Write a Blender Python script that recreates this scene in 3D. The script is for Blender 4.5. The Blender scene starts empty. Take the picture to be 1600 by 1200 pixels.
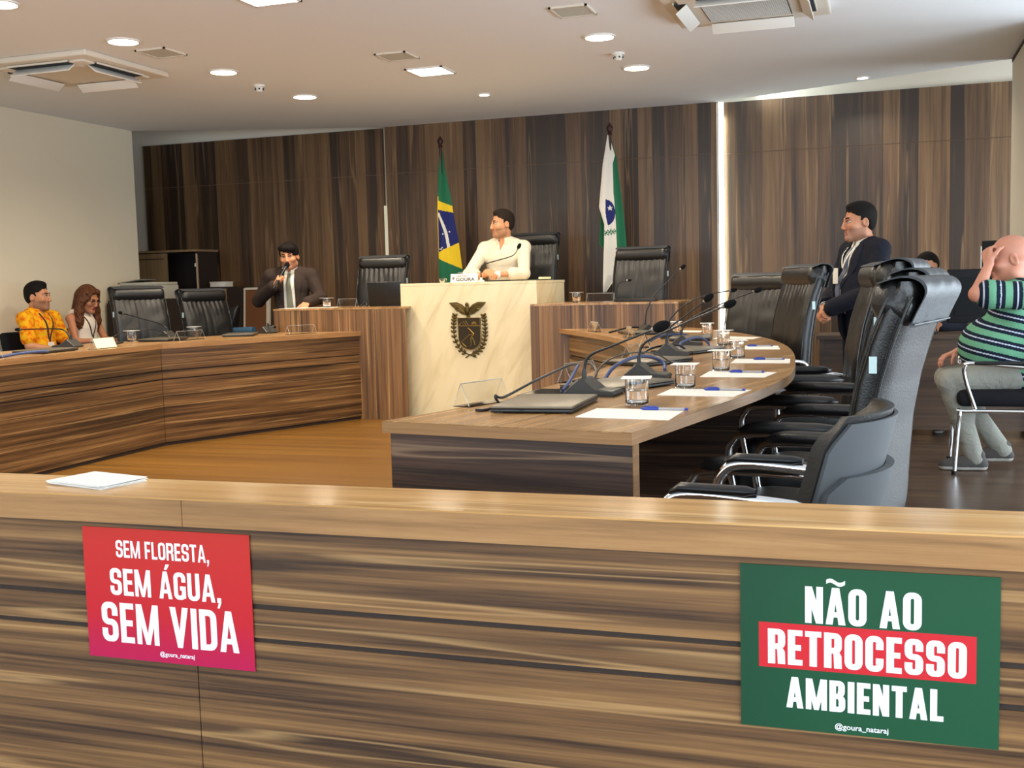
import bpy, bmesh, math, random
import numpy as np
from mathutils import Vector, Matrix, Euler

random.seed(7)
np.random.seed(7)
SC = bpy.context.scene
COL = SC.collection
R = math.radians

# ------------------------------------------------------------ camera
yaw, pitch, roll = R(18.645), R(-5.215), R(-1.470)
fwd = Vector((-math.sin(yaw)*math.cos(pitch), math.cos(yaw)*math.cos(pitch), math.sin(pitch)))
rgt = Vector((math.cos(yaw), math.sin(yaw), 0))
up = rgt.cross(fwd)
r2 = rgt*math.cos(roll)+up*math.sin(roll)
u2 = -rgt*math.sin(roll)+up*math.cos(roll)
cd = bpy.data.cameras.new('camera')
cam = bpy.data.objects.new('camera', cd)
COL.objects.link(cam)
cd.sensor_fit = 'HORIZONTAL'
cd.sensor_width = 36.0
cd.lens = 1731.1/1600*36.0
cd.clip_start = 0.05
mw = Matrix.Identity(4)
for i in range(3):
    mw[i][0], mw[i][1], mw[i][2] = r2[i], u2[i], -fwd[i]
mw[0][3], mw[1][3], mw[2][3] = 0, 0, 1.2
cam.matrix_world = mw
SC.camera = cam

# ------------------------------------------------------------ world, exposure, daylight
w = bpy.data.worlds.new('world')
SC.world = w
w.use_nodes = True
w.node_tree.nodes['Background'].inputs[0].default_value = (0.75, 0.86, 1.0, 1)
w.node_tree.nodes['Background'].inputs[1].default_value = 0.6
vs = SC.view_settings
vs.view_transform = 'Standard'
vs.look = 'None'
vs.gamma = 1.0
vs.use_curve_mapping = False
vs.exposure = 0.5

def area_light(name, loc, aim, sx, sy, power, color):
    d = bpy.data.lights.new(name, 'AREA')
    d.shape = 'RECTANGLE'; d.size = sx; d.size_y = sy
    d.energy = power; d.color = color
    o = bpy.data.objects.new(name, d)
    COL.objects.link(o)
    o.location = loc
    o.rotation_euler = (Vector(aim)-Vector(loc)).to_track_quat('-Z', 'Y').to_euler()
    return o

DAY = (0.86, 0.93, 1.0)
# daylight of unseen windows; rear lamps tilted up to brighten the ceiling
for i, x in enumerate((-6.2, -3.4, -0.6)):
    area_light('daylight_rear', (x, -3.35, 1.75), (x, 0, 4.2), 2.2, 1.5, 80, (0.74, 0.88, 1.0))
for i, y in enumerate((-1.6, 1.4, 4.4, 7.4, 10.2)):  # two farthest lamps added to put highlights on the chair backs
    area_light('daylight_side', (2.93, y, 1.05), (0, y, 0.72), 2.2, 1.65, (105, 100, 75, 70, 80)[i], (0.76, 0.89, 1.0))

# ------------------------------------------------------------ helpers
def S(r, g, b):
    f = lambda c: (c/255/12.92) if c/255 <= 0.04045 else ((c/255+0.055)/1.055)**2.4
    return (f(r), f(g), f(b), 1.0)

def mat(name, col, rough=0.5, metal=0.0, spec=0.5, trans=0.0, ior=1.45, emit=None, estr=0.0, coat=0.0, bump=None, sheen=0.0):
    m = bpy.data.materials.new(name)
    m.use_nodes = True
    nt = m.node_tree
    b = nt.nodes['Principled BSDF']
    b.inputs['Base Color'].default_value = col
    b.inputs['Roughness'].default_value = rough
    b.inputs['Metallic'].default_value = metal
    b.inputs['Specular IOR Level'].default_value = spec
    b.inputs['Transmission Weight'].default_value = trans
    b.inputs['IOR'].default_value = ior
    b.inputs['Coat Weight'].default_value = coat
    b.inputs['Sheen Weight'].default_value = sheen
    if emit:
        b.inputs['Emission Color'].default_value = emit
        b.inputs['Emission Strength'].default_value = estr
    if bump:
        sc, st = bump
        tc = nt.nodes.new('ShaderNodeTexCoord')
        n = nt.nodes.new('ShaderNodeTexNoise')
        n.inputs['Scale'].default_value = sc
        n.inputs['Detail'].default_value = 4
        bp = nt.nodes.new('ShaderNodeBump')
        bp.inputs['Strength'].default_value = st
        bp.inputs['Distance'].default_value = 0.004
        nt.links.new(tc.outputs['Object'], n.inputs['Vector'])
        nt.links.new(n.outputs['Fac'], bp.inputs['Height'])
        nt.links.new(bp.outputs['Normal'], b.inputs['Normal'])
    return m

def ramp(nt, stops):
    r = nt.nodes.new('ShaderNodeValToRGB')
    cr = r.color_ramp
    while len(cr.elements) < len(stops):
        cr.elements.new(0.5)
    for e, (p, c) in zip(cr.elements, stops):
        e.position = p; e.color = c
    return r

def wood(name, cross, along, dark, mid, light, pale, rough=0.35, streak=16.0, plank=0.0, plankamt=0.0, fine=140.0, stretch=0.7, paleamt=0.6, lo=0.36, hi=0.66, spec=0.5):
    """laminate: streaks run along ALONG and change across CROSS (object coordinates)"""
    m = bpy.data.materials.new(name)
    m.use_nodes = True
    nt = m.node_tree; N = nt.nodes.new; L = nt.links.new
    b = nt.nodes['Principled BSDF']
    tc = N('ShaderNodeTexCoord')
    def dot(v):
        d = N('ShaderNodeVectorMath'); d.operation = 'DOT_PRODUCT'
        d.inputs[1].default_value = v
        L(tc.outputs['Object'], d.inputs[0])
        return d.outputs['Value']
    def mul(a, k, op='MULTIPLY'):
        x = N('ShaderNodeMath'); x.operation = op
        L(a, x.inputs[0])
        if isinstance(k, (int, float)): x.inputs[1].default_value = k
        else: L(k, x.inputs[1])
        return x.outputs[0]
    v = dot(cross); u = dot(along)
    pl = None
    if plank > 0:
        vo = N('ShaderNodeTexVoronoi'); vo.voronoi_dimensions = '1D'
        vo.inputs['Scale'].default_value = 1.0
        L(mul(v, plank), vo.inputs['W'])
        sx = N('ShaderNodeSeparateColor'); L(vo.outputs['Color'], sx.inputs[0])
        pl = sx.outputs[0]
    def noise(us, vs_, off, detail=3, dist=0.0):
        cb = N('ShaderNodeCombineXYZ')
        uu = mul(u, us)
        if pl is not None:
            uu = mul(uu, mul(pl, 7.0), 'ADD')
        L(uu, cb.inputs[0]); L(mul(v, vs_), cb.inputs[1]); cb.inputs[2].default_value = off
        n = N('ShaderNodeTexNoise'); n.inputs['Scale'].default_value = 1.0
        n.inputs['Detail'].default_value = detail; n.inputs['Distortion'].default_value = dist
        L(cb.outputs[0], n.inputs['Vector'])
        return n.outputs['Fac']
    a = noise(stretch, streak, 0.0, 7, 0.45)
    c = noise(stretch*2.2, streak*3.6, 5.0, 6, 0.2)
    g = noise(stretch*9, fine*1.3, 9.0, 3)
    t = mul(mul(a, 0.58), mul(c, 0.27), 'ADD')
    t = mul(t, mul(g, 0.15), 'ADD')
    if pl is not None:
        t = mul(t, mul(mul(pl, -0.5, 'ADD'), plankamt), 'ADD')
    r1 = ramp(nt, [(lo, dark), ((lo+hi)/2, mid), (hi, light)])
    L(t, r1.inputs[0])
    p = noise(stretch*0.8, streak*0.8, 21.0, 2, 0.3)
    r2_ = ramp(nt, [(0.585, (0, 0, 0, 1)), (0.62, (1, 1, 1, 1)), (0.655, (0, 0, 0, 1))])
    L(p, r2_.inputs[0])
    mx = N('ShaderNodeMix'); mx.data_type = 'RGBA'
    L(mul(r2_.outputs[0], paleamt), mx.inputs[0])
    L(r1.outputs[0], mx.inputs[6]); mx.inputs[7].default_value = pale
    L(mx.outputs[2], b.inputs['Base Color'])
    b.inputs['Roughness'].default_value = rough
    b.inputs['Specular IOR Level'].default_value = spec
    bp = N('ShaderNodeBump'); bp.inputs['Strength'].default_value = 0.08; bp.inputs['Distance'].default_value = 0.002
    L(g, bp.inputs['Height']); L(bp.outputs[0], b.inputs['Normal'])
    return m

def empty(name, loc=(0, 0, 0), rz=0.0):
    o = bpy.data.objects.new(name, None)
    COL.objects.link(o)
    o.location = loc; o.rotation_euler = (0, 0, rz)
    o.empty_display_size = 0.1
    return o

def tag(o, label=None, cat=None, group=None, kind=None):
    if label: o['label'] = label
    if cat: o['category'] = cat
    if group: o['group'] = group
    if kind: o['kind'] = kind
    return o

def thing(name, label, cat, loc=(0, 0, 0), rz=0.0, group=None):
    return tag(empty(name, loc, rz), label, cat, group)

def dup(root, loc=None, rz=None, label=None, group=None):
    def cp(o, par):
        c = o.copy(); COL.objects.link(c); c.parent = par
        for ch in o.children: cp(ch, c)
        return c
    r = cp(root, None)
    if loc is not None: r.location = loc
    if rz is not None: r.rotation_euler = (0, 0, rz)
    if label: r['label'] = label
    if group: r['group'] = group
    return r

class MB:
    """collects faces for ONE mesh object"""
    def __init__(s): s.v = []; s.f = []; s.m = []
    def add(s, verts, faces, mi=0):
        n = len(s.v)
        s.v += [tuple(p) for p in verts]
        s.f += [tuple(i+n for i in f) for f in faces]
        s.m += [mi]*len(faces)
    def box(s, lo, hi, mi=0, bev=0.0, M=None):
        bm = bmesh.new()
        bmesh.ops.create_cube(bm, size=1.0)
        for v in bm.verts:
            v.co = Vector([(lo[i]+hi[i])/2+v.co[i]*(hi[i]-lo[i]) for i in range(3)])
        if bev > 0:
            bmesh.ops.bevel(bm, geom=list(bm.edges), offset=bev, segments=3, profile=0.5, affect='EDGES')
        s.bm(bm, mi, M)
    def bm(s, bm, mi=0, M=None):
        bm.verts.ensure_lookup_table()
        bm.verts.index_update()
        vs_ = [M @ v.co if M is not None else v.co.copy() for v in bm.verts]
        s.add(vs_, [[v.index for v in f.verts] for f in bm.faces], mi)
        bm.free()
    def cbox(s, c, size, mi=0, bev=0.0, M=None):
        s.box([c[i]-size[i]/2 for i in range(3)], [c[i]+size[i]/2 for i in range(3)], mi, bev, M)
    def tube(s, pts, r, n=10, mi=0, cap=True, smooth=0):
        P = [Vector(p) for p in pts]
        if smooth: P = spline(P, smooth)
        rr = r if isinstance(r, (list, tuple)) else [r]*len(P)
        if len(rr) != len(P):
            rr = [np.interp(i/(len(P)-1), np.linspace(0, 1, len(rr)), rr) for i in range(len(P))]
        T = []
        for i in range(len(P)):
            a = P[max(0, i-1)]; b = P[min(len(P)-1, i+1)]
            T.append((b-a).normalized())
        nrm = T[0].orthogonal().normalized()
        rings = []
        for i in range(len(P)):
            nrm = (nrm - T[i]*nrm.dot(T[i])).normalized()
            bn = T[i].cross(nrm)
            rings.append([P[i]+(nrm*math.cos(2*math.pi*k/n)+bn*math.sin(2*math.pi*k/n))*rr[i] for k in range(n)])
        s.loft(rings, mi, True, cap)
    def loft(s, rings, mi=0, closed=True, cap=True):
        n = len(rings[0]); V = [p for r_ in rings for p in r_]; F = []
        for i in range(len(rings)-1):
            for k in range(n if closed else n-1):
                F.append((i*n+k, i*n+(k+1) % n, (i+1)*n+(k+1) % n, (i+1)*n+k))
        if cap and closed:
            F.append(tuple(range(n-1, -1, -1))); F.append(tuple((len(rings)-1)*n+k for k in range(n)))
        s.add(V, F, mi)
    def lathe(s, prof, c=(0, 0, 0), n=28, mi=0, M=None, cap=True):
        rings = []
        for r_, z in prof:
            rings.append([Vector((c[0]+r_*math.cos(2*math.pi*k/n), c[1]+r_*math.sin(2*math.pi*k/n), c[2]+z)) for k in range(n)])
        if M is not None: rings = [[M @ p for p in q] for q in rings]
        s.loft(rings, mi, True, cap)
    def prism(s, poly, z0, z1, mi=0, M=None):
        n = len(poly)
        V = [Vector((p[0], p[1], z0)) for p in poly]+[Vector((p[0], p[1], z1)) for p in poly]
        if M is not None: V = [M @ p for p in V]
        F = [tuple(range(n-1, -1, -1)), tuple(range(n, 2*n))]+[(i, (i+1) % n, n+(i+1) % n, n+i) for i in range(n)]
        s.add(V, F, mi)
    def ellipsoid(s, c, r, mi=0, n=16, M=None):
        bm = bmesh.new()
        bmesh.ops.create_uvsphere(bm, u_segments=n, v_segments=max(6, n*2//3), radius=1.0)
        for v in bm.verts: v.co = Vector((v.co.x*r[0], v.co.y*r[1], v.co.z*r[2]))
        if M is not None:
            for v in bm.verts: v.co = M @ v.co
        for v in bm.verts: v.co += Vector(c)
        s.bm(bm, mi)
    def build(s, name, mats, parent=None, smooth=None, loc=None):
        me = bpy.data.meshes.new(name)
        me.from_pydata([tuple(p) for p in s.v], [], s.f)
        for m in (mats if isinstance(mats, (list, tuple)) else [mats]): me.materials.append(m)
        if any(s.m): me.polygons.foreach_set('material_index', s.m)
        bm = bmesh.new(); bm.from_mesh(me)
        bmesh.ops.recalc_face_normals(bm, faces=list(bm.faces))
        bm.to_mesh(me); bm.free()
        if smooth:
            me.polygons.foreach_set('use_smooth', [True]*len(me.polygons))
            me.set_sharp_from_angle(angle=R(smooth))
        me.update()
        o = bpy.data.objects.new(name, me)
        COL.objects.link(o)
        if parent: o.parent = parent
        if loc is not None: o.location = loc
        return o

def spline(P, k):
    """Catmull-Rom through P, k points per span"""
    out = []
    n = len(P)
    for i in range(n-1):
        p0 = P[i-1] if i else P[0]*2-P[1]
        p1, p2 = P[i], P[i+1]
        p3 = P[i+2] if i+2 < n else P[-1]*2-P[-2]
        for j in range(k):
            t = j/k
            out.append(0.5*((2*p1)+(p2-p0)*t+(2*p0-5*p1+4*p2-p3)*t*t+(3*p1-p0-3*p2+p3)*t**3))
    out.append(P[-1].copy())
    return out

def sp2(pts, k):
    return [(p.x, p.y) for p in spline([Vector((a, b, 0)) for a, b in pts], k)]

# ------------------------------------------------------------ materials
M = {}
WD, WM, WL, WP = S(54, 39, 29), S(90, 65, 43), S(120, 90, 60), S(156, 123, 86)
M['wall_wood'] = wood('wall_walnut_laminate', (1, 0, 0), (0, 0, 1), WD, WM, WL, WP, 0.42, 11, 6.5, 0.34, 130, 0.5, 0.45)
FD, FM, FL, FP = S(60, 41, 28), S(110, 78, 49), S(148, 109, 68), S(190, 149, 99)
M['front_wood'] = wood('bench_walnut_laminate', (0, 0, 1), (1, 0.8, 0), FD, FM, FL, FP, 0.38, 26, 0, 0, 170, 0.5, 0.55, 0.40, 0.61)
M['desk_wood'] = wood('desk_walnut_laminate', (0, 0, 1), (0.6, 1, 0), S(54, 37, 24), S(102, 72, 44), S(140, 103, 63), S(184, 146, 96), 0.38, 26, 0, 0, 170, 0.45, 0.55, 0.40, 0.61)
M['dais_wood'] = wood('dais_walnut_laminate', (1, 0.9, 0), (0, 0, 1), FD, FM, FL, FP, 0.4, 20, 10, 0.2, 150, 0.5, 0.6)
TD, TM, TL, TP = S(128, 95, 58), S(160, 121, 77), S(182, 142, 94), S(206, 169, 119)
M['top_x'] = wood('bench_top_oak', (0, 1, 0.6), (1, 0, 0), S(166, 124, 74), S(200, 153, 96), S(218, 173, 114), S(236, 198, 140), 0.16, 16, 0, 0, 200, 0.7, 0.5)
M['edge_x'] = wood('bench_edge_oak', (0, 0.3, 1), (1, 0, 0), S(130, 94, 58), S(158, 115, 72), S(174, 131, 85), S(188, 146, 98), 0.38, 30, 0, 0, 260, 1.5, 0.3)
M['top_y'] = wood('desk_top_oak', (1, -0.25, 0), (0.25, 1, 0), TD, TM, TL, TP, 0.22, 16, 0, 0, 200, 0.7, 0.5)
M['edge_y'] = wood('desk_edge_oak', (0, 0, 1), (1, 1, 0), S(130, 94, 58), S(158, 115, 72), S(174, 131, 85), S(188, 146, 98), 0.38, 30, 0, 0, 260, 1.5, 0.3)
M['dark_wood'] = wood('inner_walnut', (0, 0, 1), (1, 1, 0), S(44, 32, 27), S(84, 61, 48), S(114, 86, 66), S(160, 128, 98), 0.45, 20, 0, 0, 150, 0.6, 0.6, 0.40, 0.61)
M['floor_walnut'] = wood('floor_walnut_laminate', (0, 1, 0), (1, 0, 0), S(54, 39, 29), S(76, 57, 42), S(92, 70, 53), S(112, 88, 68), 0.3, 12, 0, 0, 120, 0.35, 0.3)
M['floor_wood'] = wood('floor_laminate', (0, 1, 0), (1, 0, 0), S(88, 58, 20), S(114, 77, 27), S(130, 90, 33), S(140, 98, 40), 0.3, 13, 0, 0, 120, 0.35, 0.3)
M['ceiling'] = mat('ceiling_paint', S(238, 239, 240), 0.9, spec=0.2)
M['wall_paint'] = mat('wall_paint', S(226, 214, 190), 0.85, spec=0.2)
M['white_paint'] = mat('pillar_paint', S(228, 218, 200), 0.8, spec=0.2)
M['groove'] = mat('groove_shadow_gap', S(48, 36, 30), 0.7)
M['chrome'] = mat('chrome', (0.86, 0.87, 0.88, 1), 0.08, 1.0)
M['leather'] = mat('black_leather', S(25, 24, 24), 0.34, spec=0.6, bump=(160, 0.25))
M['leather2'] = mat('worn_leather_flap', S(60, 62, 65), 0.5, spec=0.4, bump=(160, 0.3))  # sheen of the headrest flap painted in as a lighter grey
M['plastic'] = mat('grey_plastic', S(74, 77, 80), 0.5)
M['black'] = mat('black_plastic', S(22, 22, 24), 0.35)
M['softblack'] = mat('black_foam', S(20, 20, 22), 0.95, spec=0.1)
M['fabric'] = mat('black_fabric', S(30, 30, 34), 0.9, spec=0.15, bump=(400, 0.3))
M['paper'] = mat('white_paper', S(224, 222, 216), 0.7, spec=0.2)
M['blue'] = mat('blue_plastic', S(40, 60, 150), 0.35)
M['bluecable'] = mat('blue_cable', S(52, 68, 112), 0.5)
M['glass'] = mat('clear_glass', (1, 1, 1, 1), 0.02, trans=1.0, ior=1.45)
M['acrylic'] = mat('clear_acrylic', (0.97, 0.98, 0.98, 1), 0.03, trans=1.0, ior=1.3)
M['water'] = mat('water', (0.98, 0.99, 1, 1), 0.0, trans=1.0, ior=1.33)
M['white'] = mat('white_plastic', S(232, 228, 220), 0.45)
M['acwhite'] = mat('cream_plastic', S(222, 212, 196), 0.5)
M['grille'] = mat('grey_grille', S(120, 120, 116), 0.6)
M['dark'] = mat('dark_void', S(40, 42, 44), 0.7)
M['laptop'] = mat('laptop_lid_metal', S(112, 104, 90), 0.38, 0.6)
M['lamp'] = mat('lamp_diffuser', (1, 1, 1, 1), 0.5, emit=(1.0, 0.84, 0.6, 1), estr=14.0)
M['lampw'] = mat('lamp_diffuser_neutral', (1, 1, 1, 1), 0.5, emit=(1.0, 0.9, 0.74, 1), estr=14.0)
M['led'] = mat('led_strip_diffuser', (1, 1, 1, 1), 0.5, emit=(0.9, 1.0, 0.94, 1), estr=2.6)
M['label'] = mat('tag_label', S(190, 214, 214), 0.5)

def marble():
    m = mat('white_marble', S(226, 214, 190), 0.22)
    nt = m.node_tree; N = nt.nodes.new; L = nt.links.new
    tc = N('ShaderNodeTexCoord'); mp = N('ShaderNodeCombineXYZ')
    for i, v_ in enumerate(((6.5, 4.0, -3.6), (0.7, 1.0, 1.3), (0.0, 1.0, 0.0))):
        d_ = N('ShaderNodeVectorMath'); d_.operation = 'DOT_PRODUCT'; d_.inputs[1].default_value = v_
        L(tc.outputs['Object'], d_.inputs[0]); L(d_.outputs['Value'], mp.inputs[i])
    n = N('ShaderNodeTexNoise'); n.inputs['Scale'].default_value = 1.0; n.inputs['Detail'].default_value = 7; n.inputs['Distortion'].default_value = 0.8
    L(mp.outputs[0], n.inputs[0])
    r_ = ramp(nt, [(0.30, S(202, 184, 146)), (0.42, S(222, 205, 165)), (0.54, S(230, 214, 175)), (0.7, S(232, 217, 181))])
    L(n.outputs[0], r_.inputs[0]); L(r_.outputs[0], nt.nodes['Principled BSDF'].inputs['Base Color'])
    return m
M['marble'] = marble()
# ============================================================ the room
def struct(name, mb, m, smooth=None):
    return tag(mb.build(name, m, None, smooth), kind='structure')

CZ = 3.0      # ceiling height
WY = 11.70    # face of the panelled back wall
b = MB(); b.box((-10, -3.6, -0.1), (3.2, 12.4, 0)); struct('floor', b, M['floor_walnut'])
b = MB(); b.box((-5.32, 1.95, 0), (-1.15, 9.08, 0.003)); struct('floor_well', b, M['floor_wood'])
# ceiling with angled cut-outs before the back wall
poly = [(-10, -3.6), (3.2, -3.6), (3.2, 9.65), (1.03, 10.58), (-1.63, WY), (-5.42, WY), (-8.0, 10.62), (-10, 9.75)]
b = MB(); b.prism(poly, CZ, CZ+0.08); struct('ceiling', b, M['ceiling'])
b = MB(); b.box((-10, 9.2, 3.32), (3.2, 12.4, 3.4)); struct('ceiling_cove', b, M['ceiling'])
# left wall (a thick partition that stops before the back wall)
b = MB(); b.box((-8.2, -3.6, 0), (-8.0, 10.62, 3.32)); struct('wall_left', b, M['wall_paint'])
b = MB(); b.box((-10, -3.6, 0), (-9.8, 12.4, 3.4)); struct('wall_far_left', b, M['wall_paint'])
b = MB(); b.box((-10, WY+0.12, 0), (3.2, WY+0.3, 3.4)); struct('wall_back', b, M['white_paint'])
# wood panelling: forward centre panel and two recessed side panels, each split by one horizontal seam
def panelling(name, x0, x1, y, z1, dep):
    b = MB()
    for za, zb in ((0.0, 2.472), (2.478, z1)):
        b.box((x0, y, za), (x1, y+dep, zb), 0)
    b.box((x0, y+0.006, 2.47), (x1, y+dep, 2.48), 1)
    return struct(name, b, [M['wall_wood'], mat(name+'_seam', S(120, 92, 66), 0.5)])
panelling('trim_1', -5.40, -1.65, WY, CZ+0.02, 0.06)
panelling('trim_2', -8.72, -5.47, WY+0.08, CZ, 0.04)
panelling('trim_3', -1.58, 3.0, WY+0.08, CZ, 0.04)
# end of right partition
b = MB(); b.box((1.03, 9.0, 0), (1.25, 10.58, 3.32)); struct('wall_right_end', b, M['white_paint'])
b = MB(); b.box((1.025, 9.0, 2.97), (1.03, 10.57, 3.0)); struct('trim_4', b, M['groove'])
b = MB()
b.box((3.0, -3.6, 0), (3.2, 12.4, 0.2)); b.box((3.0, -3.6, 1.9), (3.2, 12.4, 3.4)); b.box((3.0, 11.35, 0.2), (3.2, 12.4, 1.9)); b.box((3.0, -3.6, 0.2), (3.2, -2.75, 1.9))
for y in (-0.1, 2.9, 5.9, 8.8): b.box((3.0, y-0.35, 0.2), (3.2, y+0.35, 1.9))
struct('wall_right', b, M['white_paint'])
b = MB()
b.box((-10, -3.6, 0), (3.2, -3.4, 1.0)); b.box((-10, -3.6, 2.5), (3.2, -3.4, 3.1))
for x0, x1 in ((-10, -7.3), (-5.1, -4.5), (-2.3, -1.7), (0.5, 3.2)): b.box((x0, -3.6, 1.0), (x1, -3.4, 2.5))
struct('wall_rear', b, M['white_paint'])
def window(name, lo, hi, axis):
    b = MB()
    for t in (0, 1):
        a = list(lo); c = list(hi)
        if t == 0: c[2] = lo[2]+0.05
        else: a[2] = hi[2]-0.05
        b.box(a, c)
        a = list(lo); c = list(hi)
        if t == 0: c[axis] = lo[axis]+0.05
        else: a[axis] = hi[axis]-0.05
        b.box(a, c)
    return struct(name, b, M['white'])
k = 1
for x in (-6.2, -3.4, -0.6):
    window('window_%d' % k, (x-1.1, -3.5, 1.0), (x+1.1, -3.44, 2.5), 0); k += 1
for y in (-1.6, 1.4, 4.4, 7.4, 10.2):  # unseen windows, two farthest added for chair-back highlights, kept low to dim the ceiling
    window('window_%d' % k, (3.04, y-1.15, 0.2), (3.1, y+1.15, 1.9), 1); k += 1

# dais platforms
b = MB(); b.box((-5.16, 9.78, 0), (-1.62, WY, 0.25)); struct('trim_5', b, M['floor_wood'])
b = MB(); b.box((-4.1, 10.12, 0.25), (-2.9, 11.4, 0.45)); struct('trim_6', b, M['floor_wood'])

# emissive strips standing in for light showing at the centre panel's two edges
def bright_strip(name, x, z0, z1, label, power, estr):
    t = thing(name, label, 'light', (x, WY+0.06, z0))
    b = MB(); b.box((-0.022, -0.02, 0), (0.022, 0.015, z1-z0))
    m = mat('led_diffuser', (0.3, 0.3, 0.27, 1), 0.5, emit=(0.92, 1.0, 0.93, 1) if estr > 1 else (1.0, 0.92, 0.62, 1), estr=estr)
    b.build('diffuser', m, t)
    b = MB(); b.box((-0.03, 0.015, 0), (0.03, 0.045, z1-z0)); b.build('channel', M['white'], t)
    if power:
        d = bpy.data.lights.new('strip_glow', 'AREA'); d.shape = 'RECTANGLE'; d.size = 0.05; d.size_y = z1-z0-0.3; d.energy = power; d.color = (0.88, 1.0, 0.84)
        o = bpy.data.objects.new('strip_glow', d); COL.objects.link(o); o.parent = t; o.location = (0.026, -0.01, (z1-z0)/2)
        o.rotation_euler = (Vector((1, 0.35, 0))).to_track_quat('-Z', 'Y').to_euler()
    return t
bright_strip('light_strip', -1.615, 0.3, 3.0, 'tall cool white light strip at the right edge of the centre wood panel', 6, 3.2)
bright_strip('light_strip', -5.437, 1.0, 2.12, 'short dim light strip at the left edge of the centre wood panel', 0, 0.30)
a = area_light('daylight_cove', (-1.3, 11.55, 3.2), (0.5, 11.3, 3.1), 0.5, 0.1, 5, (0.8, 0.95, 1.0))

# ------------------------------------------------------------ ceiling fittings
def downlight(loc, r, label, group, m, power, name='downlight'):
    t = thing(name, label, 'ceiling light', loc, 0, group)
    b = MB(); b.lathe([(r, -0.012), (r+0.014, -0.010), (r+0.014, 0.0), (r, 0.0), (r, -0.012)], n=32, cap=False)
    b.build('trim_ring', M['white'], t, 40)
    b = MB(); b.lathe([(0.0001, -0.006), (r, -0.006), (r, -0.001), (0.0001, -0.001)], n=32); b.build('diffuser', m, t)
    lamp_in(t, r, power)
    return t
def lamp_in(t, r, power, square=False, color=(1.0, 0.86, 0.66)):
    d = bpy.data.lights.new('lamp_glow', 'AREA'); d.shape = 'SQUARE' if square else 'DISK'; d.size = 2*r
    d.energy = power; d.color = color; d.spread = R(156)
    o = bpy.data.objects.new('lamp_glow', d); COL.objects.link(o); o.parent = t; o.location = (0, 0, -0.02)
LP = 15
for y, lab in ((3.2, None), (4.45, None), (5.67, 'round ceiling light cut by the left picture edge'), (6.85, 'round ceiling light beside the left ceiling speaker panel, nearest in its row'),
               (8.13, 'round ceiling light in the left row, middle one past the left air conditioner'), (9.49, 'round ceiling light furthest back in the left row')):
    downlight((-5.19, y, CZ), 0.105, lab or 'round ceiling light out of view over the left desk', 'round ceiling lights', M['lamp'], LP*1.3)
for y, lab in ((3.2, None), (4.45, None), (6.75, 'round ceiling light at the top edge, beside the right air conditioner'), (8.19, 'round ceiling light in the right row, just nearer than the smoke detector'),
               (9.49, 'round ceiling light furthest back in the right row, past the smoke detector')):
    downlight((-2.01, y, CZ), 0.105, lab or 'round ceiling light out of view over the right table', 'round ceiling lights', M['lamp'], LP)
for y, lab in ((3.8, None), (6.2, None), (8.85, 'square ceiling light panel in the middle of the ceiling')):
    t = thing('square_ceiling_light', lab or 'square ceiling light panel out of view over the well', 'ceiling light', (-3.64, y, CZ), 0, 'square ceiling lights')
    b = MB(); b.box((-0.15, -0.15, -0.006), (0.15, 0.15, -0.001)); b.build('diffuser', M['lampw'], t)
    b = MB()
    for sx in (-1, 1):
        b.box((min(sx*0.15, sx*0.168), -0.168, -0.012), (max(sx*0.15, sx*0.168), 0.168, 0)); b.box((-0.168, min(sx*0.15, sx*0.168), -0.012), (0.168, max(sx*0.15, sx*0.168), 0))
    b.build('frame', M['white'], t)
    lamp_in(t, 0.14, 15, True, (1.0, 0.87, 0.68))
downlight((-3.63, 10.15, CZ), 0.05, 'small spotlight in the ceiling over the marble podium', 'small ceiling spotlights', M['lampw'], 4, 'spotlight')
downlight((-0.2, 10.9, CZ), 0.05, 'small spotlight in the ceiling near the right wood panel', 'small ceiling spotlights', M['lampw'], 9, 'spotlight')

M['ventgrey'] = mat('pale_grey_grille', S(196, 196, 186), 0.7)
def vent(x, y, lab):
    t = thing('ceiling_vent', lab, 'ceiling vent', (x, y, CZ), 0, 'square ceiling vents')
    b = MB(); b.box((-0.115, -0.13, -0.008), (0.115, 0.13, -0.001)); b.build('panel', M['ventgrey'], t)
    b = MB()
    for sx in (-1, 1):
        b.box((min(sx*0.115, sx*0.13), -0.145, -0.012), (max(sx*0.115, sx*0.13), 0.145, 0)); b.box((-0.13, min(sx*0.13, sx*0.145), -0.012), (0.13, max(sx*0.13, sx*0.145), 0))
    b.build('frame', M['acwhite'], t)
vent(-5.18, 7.28, 'square grey ceiling panel beside the left air conditioner')
vent(-3.64, 8.17, 'square grey ceiling panel next to the square ceiling light')
vent(-1.98, 7.34, 'square grey ceiling panel left of the right air conditioner')

def smoke(x, y, lab):
    t = thing('smoke_detector', lab, 'smoke detector', (x, y, CZ), 0, 'smoke detectors')
    b = MB(); b.lathe([(0.0001, -0.02), (0.05, -0.018), (0.055, 0), (0.0001, 0)]); b.build('base', M['white'], t, 40)
    b = MB(); b.lathe([(0.0001, -0.062), (0.022, -0.06), (0.03, -0.05), (0.036, -0.03), (0.036, -0.018), (0.0001, -0.018)])
    for k in range(6):
        a = k*math.pi/3; b.cbox((0.037*math.cos(a), 0.037*math.sin(a), -0.036), (0.01, 0.012, 0.012), 1)
    b.build('sensor_head', [M['white'], M['dark']], t, 40)
smoke(-5.26, 8.8, 'white smoke detector between two round lights of the left row')
smoke(-2.02, 8.84, 'white smoke detector between two round lights of the right row')

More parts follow.
